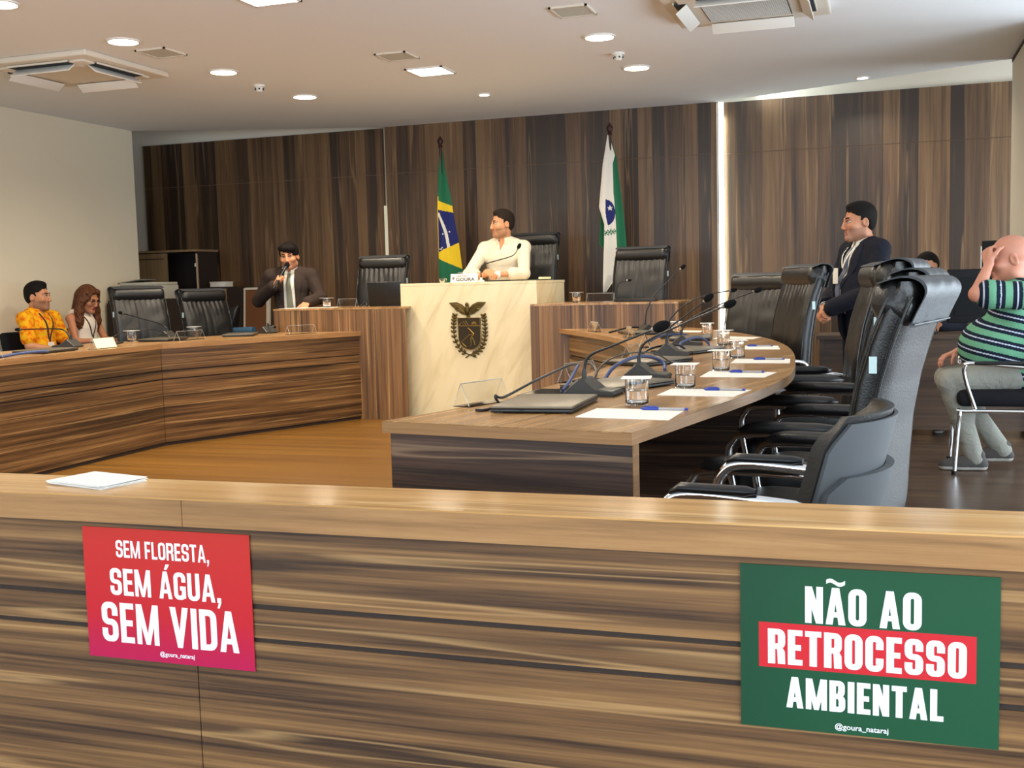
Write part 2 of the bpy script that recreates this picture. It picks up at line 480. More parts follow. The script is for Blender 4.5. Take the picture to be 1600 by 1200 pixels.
def aircon(cx, cy, lab, grille_face):
    t = thing('air_conditioner', lab, 'air conditioner', (cx, cy, CZ), 0, 'ceiling cassette air conditioners')
    b = MB(); b.box((-0.51, -0.51, -0.045), (0.51, 0.51, 0), 0, 0.014)
    b.box((-0.40, -0.40, -0.062), (0.40, 0.40, -0.044), 0, 0.008)
    b.build('panel', M['acwhite'], t, 30)
    b = MB()
    b.box((-0.27, -0.27, -0.068), (0.27, 0.27, -0.058), 0)
    if grille_face:
        for i in range(26):
            y = -0.255+i*0.0204; b.box((-0.265, y-0.0022, -0.070), (0.265, y+0.0022, -0.067), 1)
        for i in range(40):
            x = -0.26+i*0.01333; b.box((x-0.0010, -0.265, -0.0695), (x+0.0010, 0.265, -0.067), 1)
    b.build('intake_grille', [M['dark'] if grille_face else M['acwhite'], M['white']], t)
    for i in range(4):
        Rm = Matrix.Rotation(i*math.pi/2, 4, 'Z')
        b = MB(); b.box((-0.27, 0.345, -0.066), (0.27, 0.425, -0.056), 0, 0, Rm); s_ = b.build('air_slot', M['dark'], t)
        Mv = Rm @ Matrix.Translation((0, 0.345, -0.07)) @ Matrix.Rotation(R(-38), 4, 'X')
        b = MB(); b.box((-0.275, -0.004, -0.004), (0.275, 0.085, 0.004), 0, 0.003, Mv); b.build('louvre', M['white'], t, 30)
        b = MB(); b.box((-0.28, 0.425, -0.064), (0.28, 0.432, -0.05), 0, 0, Rm); b.build('slot_rim', M['acwhite'], t)
    return t
aircon(-6.10, 7.44, 'white ceiling air conditioner above the left desk, flat centre panel', False)
aircon(-0.86, 7.50, 'white ceiling air conditioner at the top edge, open grille centre', True)
# ============================================================ benches, desks, podium
def offset_poly(P, d):
    """offset an open polyline to its left by d"""
    P = [Vector((a, c, 0)) for a, c in P]; out = []
    for i in range(len(P)):
        t = Vector((0, 0, 0))
        if i: t += (P[i]-P[i-1]).normalized()
        if i < len(P)-1: t += (P[i+1]-P[i]).normalized()
        t.normalize(); n = Vector((-t.y, t.x, 0))
        k = 1.0
        if 0 < i < len(P)-1: k = 1/max(0.5, n.dot(Vector((-(P[i]-P[i-1]).normalized().y, (P[i]-P[i-1]).normalized().x, 0))))
        out.append(tuple((P[i]+n*d*k)[:2]))
    return out
def wall_strip(b, P, z0, z1, th, mi=0):
    """upright strip along an open polyline P, thickness TH to its left"""
    Q = offset_poly(P, th); n = len(P)
    V = [(x, y, z) for z in (z0, z1) for L in (P, Q) for x, y in L]
    F = []
    for i in range(n-1):
        a, c, e, g = i, n+i, 2*n+i, 3*n+i
        F += [(a, a+1, e+1, e), (c, g, g+1, c+1), (e, e+1, g+1, g), (a, c, c+1, a+1)]
    F += [(0, 2*n, 3*n, n), (n-1, 2*n-1, 4*n-1, 3*n-1)]
    b.add(V, F, mi)
BANDS = ((0.03, 0.517), (0.527, 0.584), (0.594, 0.745))

# --- front bench (public barrier) parallel to the back wall
t = thing('front_bench', 'long wooden barrier bench in the foreground with two protest posters on its face', 'bench', (0, 1.8, 0))
X0, X1, JX = -4.2, 2.3, -1.29
b = MB(); b.box((X0, 0.03, 0), (X1, 0.045, 0.745), 1)
for x0, x1 in ((X0, JX-0.0012), (JX+0.0012, X1)): b.box((x0, 0.026, 0.03), (x1, 0.04, 0.517))
for z0, z1 in BANDS[1:]: b.box((X0, 0.026, z0), (X1, 0.04, z1), 0, 0)
b.build('front_panel', [M['front_wood'], M['groove']], t)
b = MB()
for x0, x1 in ((X0, JX-0.0008), (JX+0.0008, X1)): b.box((x0, 0.0, 0.745), (x1, 0.012, 0.797))
b.build('fascia', M['edge_x'], t)
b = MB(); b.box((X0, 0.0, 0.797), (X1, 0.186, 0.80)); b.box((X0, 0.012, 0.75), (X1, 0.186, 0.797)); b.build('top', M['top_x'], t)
b = MB(); b.box((X0, 0.15, 0), (X1, 0.175, 0.75)); b.build('back_panel', M['dark_wood'], t)

# --- left desk
LIN = [(-5.29, 3.6), (-5.29, 5.58), (-5.29, 7.25), (-4.48, 9.05)]
LOUT = [(-6.05, 3.6), (-6.05, 7.45), (-5.36, 9.03), (-4.50, 9.05)]
t = thing('left_desk', 'long bent wooden desk with laptops and microphones in front of the seated yellow shirt man', 'desk', (0, 0, 0))
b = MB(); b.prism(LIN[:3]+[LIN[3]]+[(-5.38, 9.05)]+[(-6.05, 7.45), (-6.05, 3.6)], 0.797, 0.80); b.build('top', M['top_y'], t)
b = MB(); wall_strip(b, LIN, 0.76, 0.797, 0.02); b.prism(offset_poly(LIN, 0.02)+[(-5.38, 9.05), (-6.05, 7.45), (-6.05, 3.6)], 0.765, 0.797); b.build('fascia', M['edge_y'], t)
PL = offset_poly(LIN, 0.02)
b = MB()
for z0, z1 in BANDS: wall_strip(b, PL[:2]+[(PL[2][0], PL[2][1]-0.002)], z0, z1+(0.015 if z1 > 0.7 else 0), 0.02); wall_strip(b, [(PL[2][0]+0.001, PL[2][1]+0.002), PL[3]], z0, z1+(0.015 if z1 > 0.7 else 0), 0.02)
wall_strip(b, offset_poly(LIN, 0.03), 0, 0.76, 0.012, 1)
b.build('front_panel', [M['desk_wood'], M['groove']], t)
for y in (3.65, 5.5, 7.3):
    b = MB(); b.box((-6.0, y, 0), (-5.33, y+0.03, 0.765)); b.build('support_panel', M['dark_wood'], t)

# --- right table with curved edges
RIN = sp2([(-1.417, 2.98), (-1.305, 3.36), (-1.235, 3.90), (-1.215, 4.6), (-1.255, 5.5), (-1.40, 6.33), (-1.71, 7.37), (-2.09, 8.15), (-2.62, 9.05)], 5)
ROUT = sp2([(-0.628, 2.836), (-0.54, 3.30), (-0.46, 3.72), (-0.395, 4.15), (-0.362, 4.65), (-0.385, 5.2), (-0.455, 5.99), (-0.565, 6.7), (-0.74, 7.4), (-1.04, 8.2), (-1.48, 9.05)], 5)
t = thing('right_table', 'curved wooden committee table with a row of microphones, water glasses and paper sheets', 'table', (0, 0, 0))
outline = RIN[::-1]+ROUT
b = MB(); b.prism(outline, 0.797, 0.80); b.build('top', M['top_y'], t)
b = MB(); b.prism(outline, 0.765, 0.797); b.build('edge_band', M['edge_y'], t)
RI2 = offset_poly(RIN, -0.03)
RPN = [p for p in RI2 if p[1] < 9.05][2:]
b = MB()
for z0, z1 in BANDS: wall_strip(b, RPN, z0, z1+(0.02 if z1 > 0.7 else 0), -0.02)
wall_strip(b, offset_poly(RPN, -0.012), 0, 0.765, -0.016, 1)
b.build('front_panel', [M['desk_wood'], M['groove']], t)
b = MB(); wall_strip(b, offset_poly(RPN, -0.03), 0.0, 0.765, -0.012); b.build('modesty_panel', M['dark_wood'], t)
Z0 = Vector((-1.40, 3.0, 0)); Z1 = Vector((-0.628, 2.858, 0)); dv = (Z1-Z0).normalized(); nv = Vector((-dv.y, dv.x, 0))
def upright(name, a, c, th, z1, m):
    d = (c-a).normalized(); n = Vector((-d.y, d.x, 0)); b = MB()
    b.prism([tuple(a[:2]), tuple(c[:2]), tuple((c+n*th)[:2]), tuple((a+n*th)[:2])], 0, z1)
    return b.build(name, m, t)
upright('end_panel', Z0, Z1-dv*0.004, 0.035, 0.765, M['dark_wood'])
upright('end_edge', Z1-dv*0.004, Z1, 0.035, 0.765, M['edge_y'])
for yy, xo in ((4.9, -0.45), (6.9, -0.72)):
    a = Vector((xo-0.80, yy, 0)); c = Vector((xo, yy, 0))
    upright('support_panel', a, c, 0.03, 0.765, M['dark_wood'])
    upright('support_edge', c, c+Vector((0.003, 0, 0)), 0.03, 0.765, M['edge_y'])

# --- tall dais tables beside the podium
def dais(name, label, x0, x1, xs, inner_left):
    t = thing(name, label, 'table', (0, 9.05, 0))
    xa_, xb_ = (x0, -4.15) if not inner_left else (-2.852, x1)
    pl = [(x0, 0), (x1, 0), (x1, 0.72), (x0, 0.72)]
    pl = [(x0, 0), (x1, 0), (x1, 0.146), (xb_, 0.146), (xb_, 0.72), (x0, 0.72)] if not inner_left else [(x0, 0), (x1, 0), (x1, 0.72), (xa_, 0.72), (xa_, 0.146), (x0, 0.146)]
    b = MB(); b.prism(pl, 0.997, 1.014); b.build('top', M['top_y'], t)
    for n_, a, c, yo in (('front_panel', x0, xs-0.001, 0.004), ('inner_front_panel', xs+0.001, x1, 0.0)) if not inner_left else (('inner_front_panel', x0, xs-0.001, 0.0), ('front_panel', xs+0.001, x1, 0.004)):
        b = MB(); b.box((a, yo, 0.0), (c, 0.03, 0.997)); b.build(n_, M['dais_wood'], t)
    b = MB(); b.box((xs-0.004, -0.001, 0.0), (xs+0.001, 0.003, 0.997)); b.build('edge_strip', M['edge_y'], t)
    for xa in (xa_, xb_-0.03):
        b = MB(); b.box((xa, 0.03, 0.0), (xa+0.03, 0.70, 0.997)); b.build('side_panel', M['dais_wood'], t)
dais('dais_table', 'tall wooden dais table left of the marble podium, open laptop on it', -5.37, -4.045, -4.35, False)
dais('dais_table', 'tall wooden dais table right of the marble podium, empty chair behind it', -2.872, -1.6, -2.49, True)

t = thing('podium', 'white marble podium with a bronze coat of arms on its front', 'podium', (-3.5, 9.2, 0))
b = MB(); b.box((-0.645, 0, 0), (0.642, 0.03, 1.19), 0, 0.002); b.build('front_slab', M['marble'], t)
b = MB(); b.box((-0.645, 0.031, 0), (-0.615, 0.88, 1.19)); b.build('side_slab', M['marble'], t)
b = MB(); b.box((0.612, 0.031, 0), (0.642, 0.88, 1.19)); b.build('side_slab', M['marble'], t)
b = MB(); b.box((-0.645, 0, 1.191), (0.642, 0.90, 1.216), 0, 0.002); b.build('top_slab', M['marble'], t)

# --- coat of arms
BZ = mat('aged_bronze', S(92, 76, 40), 0.36, 0.85, bump=(90, 0.5))
BD = mat('dark_bronze', S(58, 48, 34), 0.5, 0.7)
BG = mat('polished_bronze', S(176, 146, 76), 0.3, 0.9)
t = thing('coat_of_arms', 'bronze coat of arms with an eagle, shield and leaf branches on the marble podium', 'emblem', (-3.49, 9.2, 0.55))
EK = 0.00058
def E2(px, py): return ((px-430)*EK, (1085-py)*EK)
def eplate(b, pts, y0, y1, mi=0):
    q = [E2(*p) for p in pts]
    b.prism([(x, z) for x, z in q], y0, y1, mi, Matrix(((1, 0, 0, 0), (0, 0, -1, 0), (0, 1, 0, 0), (0, 0, 0, 1))))
def eline(b, pts, r, y, mi=0):
    b.tube([(E2(*p)[0], -y, E2(*p)[1]) for p in pts], r, 6, mi)
b = MB()
arc = [(250, 480), (615, 480), (622, 790)]+[(441+181*math.cos(a), 790+180*math.sin(a)) for a in np.linspace(0.15, math.pi-0.15, 10)]+[(260, 790)]
eplate(b, arc, 0.0, 0.016, 0)
eline(b, arc+[arc[0]], 0.003, 0.016, 1)
eline(b, [(262, 600), (612, 600)], 0.0022, 0.017, 1)
eline(b, [(275, 590), (320, 542), (345, 590), (345, 530), (385, 590), (380, 520), (425, 590)], 0.0028, 0.017, 1)
for k in range(9):
    a = math.pi*k/8; eline(b, [(520+14*math.cos(a), 575-14*math.sin(a)), (520+45*math.cos(a), 575-45*math.sin(a))], 0.0018, 0.017, 1)
eline(b, [(415, 632), (445, 655), (515, 728)], 0.0036, 0.017, 1)
eline(b, [(500, 730), (440, 735), (330, 832)], 0.003, 0.018, 1)
eline(b, [(305, 830), (330, 880), (385, 922)], 0.0034, 0.017, 1)
eline(b, [(475, 765), (510, 830), (528, 895)], 0.0042, 0.017, 1)
eline(b, [(460, 775), (466, 850), (462, 915)], 0.0042, 0.017, 1)
eline(b, [(515, 728), (470, 770)], 0.006, 0.017, 1)
b.build('shield', [BD, BG], t)
b = MB()
for sx in (1, -1):
    m_ = lambda x: 415+sx*(x-415)
    eplate(b, [(m_(395), 440), (m_(385), 330), (m_(330), 275), (m_(240), 238), (m_(115), 243), (m_(160), 295), (m_(225), 350), (m_(310), 418)][::sx], 0.004, 0.014)
    for k in range(5):
        eline(b, [(m_(385-8*k), 340+18*k), (m_(300-12*k), 285+16*k), (m_(150+22*k), 262+30*k)], 0.0038, 0.015)
b.ellipsoid((E2(412, 360)[0], -0.014, E2(412, 360)[1]), (0.022, 0.016, 0.05))
b.ellipsoid((E2(410, 275)[0], -0.016, E2(410, 275)[1]), (0.017, 0.014, 0.019))
eplate(b, [(395, 430), (440, 430), (458, 480), (400, 478)], 0.002, 0.014)
b.build('eagle', BZ, t, 40)
for sx, pts in ((-1, [(205, 430), (188, 500), (180, 580), (178, 680), (192, 800), (250, 925), (335, 1005), (430, 1045), (530, 1085)]), (1, [(672, 440), (684, 510), (688, 600), (690, 700), (682, 790), (652, 890), (600, 970), (520, 1020), (430, 1045), (360, 1088)])):
    b = MB(); P3 = spline([Vector((E2(*p)[0], -0.006, E2(*p)[1])) for p in pts], 5)
    b.tube(P3, 0.005, 6)
    for i in range(1, len(P3)-8, 3):
        d = (P3[i-1]-P3[i]).normalized(); n = Vector((d.z, 0, -d.x))
        for s_ in (-1, 1):
            ax = (d*0.8+n*s_).normalized(); c = P3[i]+ax*0.015+Vector((0, -0.006, 0))
            q = Vector((0, 0, 1)).rotation_difference(ax).to_matrix().to_4x4()
            b.ellipsoid(c, (0.0105, 0.006, 0.018), 0, 8, q)
        if sx < 0 and i % 3 == 0: b.ellipsoid(P3[i]+Vector((0, -0.012, 0)), (0.009, 0.009, 0.009), 0, 8)
    b.build('leaf_branch', BZ, t, 40)

# ============================================================ chairs
def back_path(z, lean=0.0):
    zs = [0.40, 0.52, 0.66, 0.80, 0.94, 1.06, 1.16, 1.235]
    ys = [-0.215, -0.232, -0.238, -0.248, -0.272, -0.305, -0.342, -0.372]
    return float(np.interp(z, zs, ys))-lean*(z-0.40)

def make_exec_chair():
    t = thing('executive_chair', 'x', 'chair')
    # backrest: front face with gathers and seams, plain rear face
    b = MB(); nx = 41; nz = 46; rings = []
    for j in range(nz):
        z = 0.40+(1.245-0.40)*j/(nz-1)
        hw = np.interp(z, [0.40, 0.5, 0.75, 1.0, 1.15, 1.235], [0.240, 0.256, 0.264, 0.264, 0.262, 0.255])
        th = np.interp(z, [0.40, 0.5, 0.9, 1.1, 1.215, 1.245], [0.07, 0.10, 0.10, 0.095, 0.09, 0.05])
        yc = back_path(z); ring = []
        for i in range(nx):
            x = -1+2*i/(nx-1); e = (1-abs(x)**5)**0.5
            g = 0.0
            xx = x*hw
            dz = max(0.0, 1.085-z)
            g += 0.0035*math.sin(xx*120+math.sin(z*9))*math.exp(-dz/0.06)*(abs(x) < 0.93)
            for sxm in (-0.035, 0.035): g -= 0.006*math.exp(-((xx-sxm)/0.007)**2)*(z < 1.09)
            g += 0.0025*math.sin(z*38+xx*9)*math.exp(-((abs(xx)-0.13)/0.08)**2)
            ring.append((xx, yc+th*e*0.5+g+0.018*(abs(x)**2.2), z))
        for i in range(nx-2, 0, -1):
            x = -1+2*i/(nx-1); e = (1-abs(x)**9)**0.5
            ring.append((x*hw, yc-th*e*0.5+0.012*(abs(x)**2.2), z))
        rings.append(ring)
    b.loft(rings, 0, True, True)
    b.build('backrest', M['leather'], t, 60)
    # piping along both side edges
    for sx in (-1, 1):
        for yo, xo in ((0.036, 0.985), (-0.030, 0.99)):
            b = MB(); pts = []
            for j in range(20):
                z = 0.42+(1.20-0.42)*j/19
                hw = np.interp(z, [0.40, 0.5, 0.75, 1.0, 1.15, 1.235], [0.240, 0.256, 0.264, 0.264, 0.262, 0.255])
                pts.append((sx*hw*xo, back_path(z)+yo+0.004, z))
            b.tube(pts, 0.0045, 6)
            b.build('piping', M['leather'], t, 60)
    # headrest roll
    b = MB(); rings = []
    zc = 1.176; yc = back_path(zc)+0.022
    for i in range(33):
        u = -1+2*i/32; x = u*0.262
        s_ = 1.0 if abs(u) < 0.80 else math.sqrt(max(0.0, 1-((abs(u)-0.80)/0.20)**2.4))*0.92+0.08
        ring = []
        for k in range(32):
            a = 2*math.pi*k/32
            rip = 1+0.05*math.cos(a*8)*max(0, (abs(u)-0.78)/0.22)*(abs(u) < 0.995)
            ring.append((x, yc+0.063*s_*rip*math.cos(a)+0.006*math.sin(a), zc+0.072*s_*rip*math.sin(a)))
        rings.append(ring)
    b.loft(rings, 0, True, True)
    b.build('headrest', M['leather'], t, 60)
    # flap folded over the top, hanging down the rear
    b = MB(); rings = []
    prof = [(-0.285, 1.240), (-0.320, 1.252), (-0.355, 1.258), (-0.390, 1.254), (-0.410, 1.238), (-0.415, 1.208), (-0.398, 1.16), (-0.381, 1.112)]
    prof = sp2(prof, 4)
    yb = 0.0
    for i, (y, z) in enumerate(prof):
        hw = 0.250+0.004*math.sin(i*0.5)
        a = prof[max(0, i-1)]; c = prof[min(len(prof)-1, i+1)]
        d = Vector((0, c[0]-a[0], c[1]-a[1])).normalized(); n = Vector((0, d.z, -d.y))
        if n.z < 0 and i < 6: n = -n
        th = 0.006
        ys = yb+y
        ring = []
        for q in range(13):
            u = -1+2*q/12; ring.append((u*hw, ys-th*0.5+0.003*math.sin(u*9+i*0.4), z+th*0.5))
        for q in range(12, -1, -1):
            u = -1+2*q/12; ring.append((u*hw, ys+th*0.5+0.003*math.sin(u*9+i*0.4), z-th*0.5))
        rings.append(ring)
    b.loft(rings, 0, True, True)
    hem = [(u*0.248, -0.3865, 1.118) for u in np.linspace(-1, 1, 9)]
    b.tube(hem, 0.003, 6)
    b.build('headrest_flap', M['leather2'], t, 60)
    # seat
    b = MB(); rings = []
    for j in range(17):
        u = -1+2*j/16; e = (1-abs(u)**6)**0.5
        hw = 0.258*(0.94+0.06*e); ring = []
        y = -0.20+0.50*(j/16)
        for k in range(28):
            a = 2*math.pi*k/28; ca, sa = math.cos(a), math.sin(a)
            ring.append((hw*math.copysign(abs(ca)**0.45, ca)*(0.97+0.03*e), y, 0.455+0.062*math.copysign(abs(sa)**0.6, sa)*max(0.25, e)-0.03*max(0, u-0.5)+0.012*(sa > 0)*abs(ca)))
        rings.append(ring)
    b.loft(rings, 0, True, True)
    b.build('seat', M['leather'], t, 60)
    for sx in (-1, 1):
        b = MB()
        b.tube([(sx*0.27, -0.20, 0.47), (sx*0.295, -0.22, 0.60), (sx*0.30, -0.16, 0.655), (sx*0.30, 0.18, 0.655), (sx*0.30, 0.25, 0.625), (sx*0.30, 0.265, 0.55), (sx*0.295, 0.235, 0.36), (sx*0.29, 0.20, 0.06), (sx*0.29, 0.15, 0.016), (sx*0.29, -0.28, 0.014)], 0.0135, 12, 0, True, 5)
        b.build('arm_frame', M['chrome'], t, 60)
        b = MB(); rings = []
        for j in range(13):
            u = j/12; y = -0.14+0.37*u; e = (1-abs(2*u-1)**5)**0.5*0.9+0.1
            rings.append([(sx*0.30+0.034*e*math.copysign(abs(math.cos(a))**0.7, math.cos(a)), y, 0.682-0.02*max(0, u-0.8)*5*0.6+0.024*e*math.copysign(abs(math.sin(a))**0.8, math.sin(a))) for a in np.linspace(0, 2*math.pi, 17)[:-1]])
        b.loft(rings, 0, True, True)
        b.build('armrest', M['leather'], t, 60)
    b = MB(); b.tube([(-0.29, -0.27, 0.014), (0.29, -0.27, 0.014)], 0.0135, 10); b.tube([(-0.28, 0.12, 0.40), (0.28, 0.12, 0.40)], 0.0115, 10); b.tube([(-0.29, 0.215, 0.25), (-0.2, 0.16, 0.40)], 0.011, 8); b.tube([(0.29, 0.215, 0.25), (0.2, 0.16, 0.40)], 0.011, 8)
    b.build('base_frame', M['chrome'], t, 60)
    return t
def add_tag(t, sx):
    b = MB(); z = 1.0; y = back_path(z)
    b.box((min(sx*0.262, sx*0.269), y-0.002, z-0.025), (max(sx*0.262, sx*0.269), y+0.018, z+0.025))
    o = b.build('maker_tag', M['label'], t)
EX = make_exec_chair()
add_tag(EX, 1); add_tag(EX, -1)
first = [True]
def exec_chair(x, y, face, label, z=0.0, group=None, dz=1.0, flap=True):
    """face: direction in degrees the sitter looks, 90 = away from the camera"""
    rz = R(face-90)
    if first[0]:
        first[0] = False; o = EX; o.location = (x, y, z); o.rotation_euler = (0, 0, rz); o['label'] = label
        if group: o['group'] = group
    else: o = dup(EX, (x, y, z), rz, label, group)
    o.scale = (1, 1, dz)
    return o
G1 = 'executive chairs along the curved table'
G2 = 'executive chairs behind the left desk'
G3 = 'executive chairs on the dais'
def chair_at(tx, ty, face, label, z=0, g=None, dz=1.0):
    """place the chair so that the middle of its headrest stands at tx, ty"""
    f = R(face); d = Vector((math.cos(f), math.sin(f))); k = 0.33
    return exec_chair(tx+d.x*k, ty+d.y*k, face, label, z, g, dz)
chair_at(0.08, 3.50, 166.5, 'nearest black leather high-back chair, its back filling the right foreground behind the low grey-shelled chair', 0, G1, 0.945)
chair_at(0.10, 4.25, 170, 'black chair almost hidden behind the nearest high-back chair, only its headrest showing', 0, G1, 0.965)
chair_at(0.06, 4.95, 171, 'third black high-back chair from the front at the curved table', 0, G1)
chair_at(-0.04, 6.0, 188, 'black high-back chair directly in front of the standing man in the dark suit', 0, G1)
chair_at(-0.50, 7.5, 207, 'black high-back chair left of the standing man in the dark suit', 0, G1, 1.01)
chair_at(-0.87, 8.45, 238, 'furthest black high-back chair of the curved table, beside the bright light strip', 0, G1, 0.975)
chair_at(-6.72, 8.87, -28, 'black high-back chair behind the left desk, beside the woman in the white top', 0, G2)
chair_at(-6.38, 9.42, -20, 'black high-back chair behind the left desk, in front of the open cabinet', 0, G2, 0.97)
chair_at(-4.79, 10.25, 272, 'empty black high-back chair behind the open laptop on the dais', 0.25, G3)
chair_at(-3.42, 10.98, 268, 'black high-back chair behind the man in the white shirt', 0.45, G3)
chair_at(-2.155, 10.3, 262, 'empty black high-back chair beside the white and green flag', 0.25, G3)

def make_low_chair():
    t = thing('visitor_chair', 'low-back black chair with grey plastic shell and chrome arms in the right foreground', 'chair')
    # curved back: leather pad in front, plastic shell behind
    def shell(r0, r1, z0, z1, name, m, band=False):
        b = MB(); rings = []
        for j in range(19):
            z = z0+(z1-z0)*j/18; u = j/18; ring = []
            cut = np.interp(u, [0, 0.12, 0.85, 1], [0.93, 1.0, 0.97, 0.80])
            A = R(58)*cut
            lean = -0.28*(z-0.62)
            th = (r1-r0)*(1 if 0.06 < u < 0.94 else 0.5)
            for k in range(25):
                a = -A+2*A*k/24; ring.append((0.30*math.sin(a), lean-0.30*math.cos(a)*0.72-r1+0.06-(0.02 if band else 0), z))
            for k in range(24, -1, -1):
                a = -A+2*A*k/24; ring.append(((0.30-th*0.6)*math.sin(a), lean-0.30*math.cos(a)*0.72-r1+0.06+th-(0.02 if band else 0), z))
            rings.append(ring)
        b.loft(rings, 0, True, True)
        return b.build(name, m, t, 50)
    shell(0.02, 0.055, 0.47, 0.865, 'back_cushion', M['leather'])
    shell(0.05, 0.068, 0.49, 0.85, 'back_shell', M['plastic'])
    shell(0.05, 0.092, 0.53, 0.735, 'lower_shell_band', M['plastic'])
    b = MB(); b.box((-0.235, -0.20, 0.42), (0.235, 0.27, 0.50), 0, 0.035); b.build('seat', M['leather'], t, 40)
    for sx in (-1, 1):
        b = MB(); b.tube([(sx*0.235, -0.14, 0.665), (sx*0.24, -0.02, 0.675), (sx*0.245, 0.17, 0.682), (sx*0.245, 0.235, 0.655), (sx*0.245, 0.255, 0.59), (sx*0.25, 0.265, 0.40), (sx*0.26, 0.27, 0.06), (sx*0.27, 0.25, 0.016), (sx*0.27, -0.25, 0.014)], 0.0145, 12, 0, True, 5)
        b.build('arm_frame', M['chrome'], t, 60)
        b = MB(); rings = []
        for j in range(9):
            u = j/8; y = 0.0+0.22*u; e = 1 if 0 < j < 8 else 0.5
            rings.append([(sx*0.245+0.024*e*math.cos(a), y, 0.698-0.012*(u > 0.9)+0.012*e*math.sin(a)) for a in np.linspace(0, 2*math.pi, 13)[:-1]])
        b.loft(rings, 0, True, True); b.build('armrest', M['black'], t, 60)
    b = MB(); b.tube([(-0.27, -0.24, 0.014), (0.27, -0.24, 0.014)], 0.0145, 10); b.tube([(-0.27, 0.3, 0.36), (0.27, 0.3, 0.36)], 0.012, 10); b.tube([(-0.24, 0.3, 0.36), (-0.2, -0.15, 0.42)], 0.012, 8); b.tube([(0.24, 0.3, 0.36), (0.2, -0.15, 0.42)], 0.012, 8)
    b.build('base_frame', M['chrome'], t, 60)
    return t
LOW = make_low_chair(); LOW.location = (-0.235, 2.72, 0); LOW.rotation_euler = (0, 0, R(171-90)); LOW.scale = (0.93, 0.92, 1.03)

def make_guest_chair():
    t = thing('guest_chair', 'black upholstered guest chair with four chrome legs under the man in the striped shirt', 'chair')
    b = MB(); b.box((-0.25, -0.25, 0.40), (0.25, 0.25, 0.50), 0, 0.04); b.build('seat', M['fabric'], t, 40)
    b = MB(); b.box((-0.24, -0.035, 0), (0.24, 0.035, 0.42), 0, 0.03, Matrix.Translation((0, -0.27, 0.50)) @ Matrix.Rotation(R(10), 4, 'X')); b.build('backrest', M['fabric'], t, 40)
    for sx in (-1, 1):
        b = MB(); b.tube([(sx*0.27, -0.27, 0.62), (sx*0.27, 0.15, 0.66), (sx*0.27, 0.21, 0.64), (sx*0.265, 0.205, 0.56), (sx*0.25, 0.15, 0.39)], 0.013, 10, 0, True, 5); b.build('arm_frame', M['chrome'], t, 60)
        b = MB(); b.box((sx*0.27-0.022, -0.20, 0.652), (sx*0.27+0.022, 0.16, 0.672), 0, 0.008, Matrix.Rotation(0, 4, 'X')); b.build('armrest', M['black'], t, 40)
        b = MB(); b.tube([(sx*0.25, -0.22, 0.375), (sx*0.255, 0.20, 0.375), (sx*0.262, 0.235, 0.35), (sx*0.272, 0.262, 0.012)], 0.012, 10, 0, True, 4); b.build('front_leg', M['chrome'], t, 60)
        b = MB(); b.tube([(sx*0.25, -0.20, 0.375), (sx*0.26, -0.25, 0.30), (sx*0.275, -0.30, 0.012)], 0.012, 10, 0, True, 4); b.build('rear_leg', M['chrome'], t, 60)
        b = MB(); b.tube([(sx*0.27, -0.27, 0.62), (sx*0.26, -0.25, 0.40)], 0.012, 10); b.build('back_support', M['chrome'], t, 60)
        for y in (0.262, -0.30):
            b = MB(); b.lathe([(0.017, 0.0), (0.017, 0.022), (0.0001, 0.022)], (sx*0.273, y, 0)); b.build('foot_cap', M['black'], t)
    return t
GC = make_guest_chair(); GC.location = (0.66, 7.27, 0); GC.rotation_euler = (0, 0, R(90))
def guest(x, y, face, label):
    return dup(GC, (x, y, 0), R(face-90), label)
guest(-7.60, 8.62, 0, 'black guest chair under the man in the yellow shirt, against the left wall').scale = (0.85, 1, 0.93)
guest(-7.60, 9.15, 0, 'black guest chair under the woman with the long hair, against the left wall').scale = (0.85, 1, 0.93)
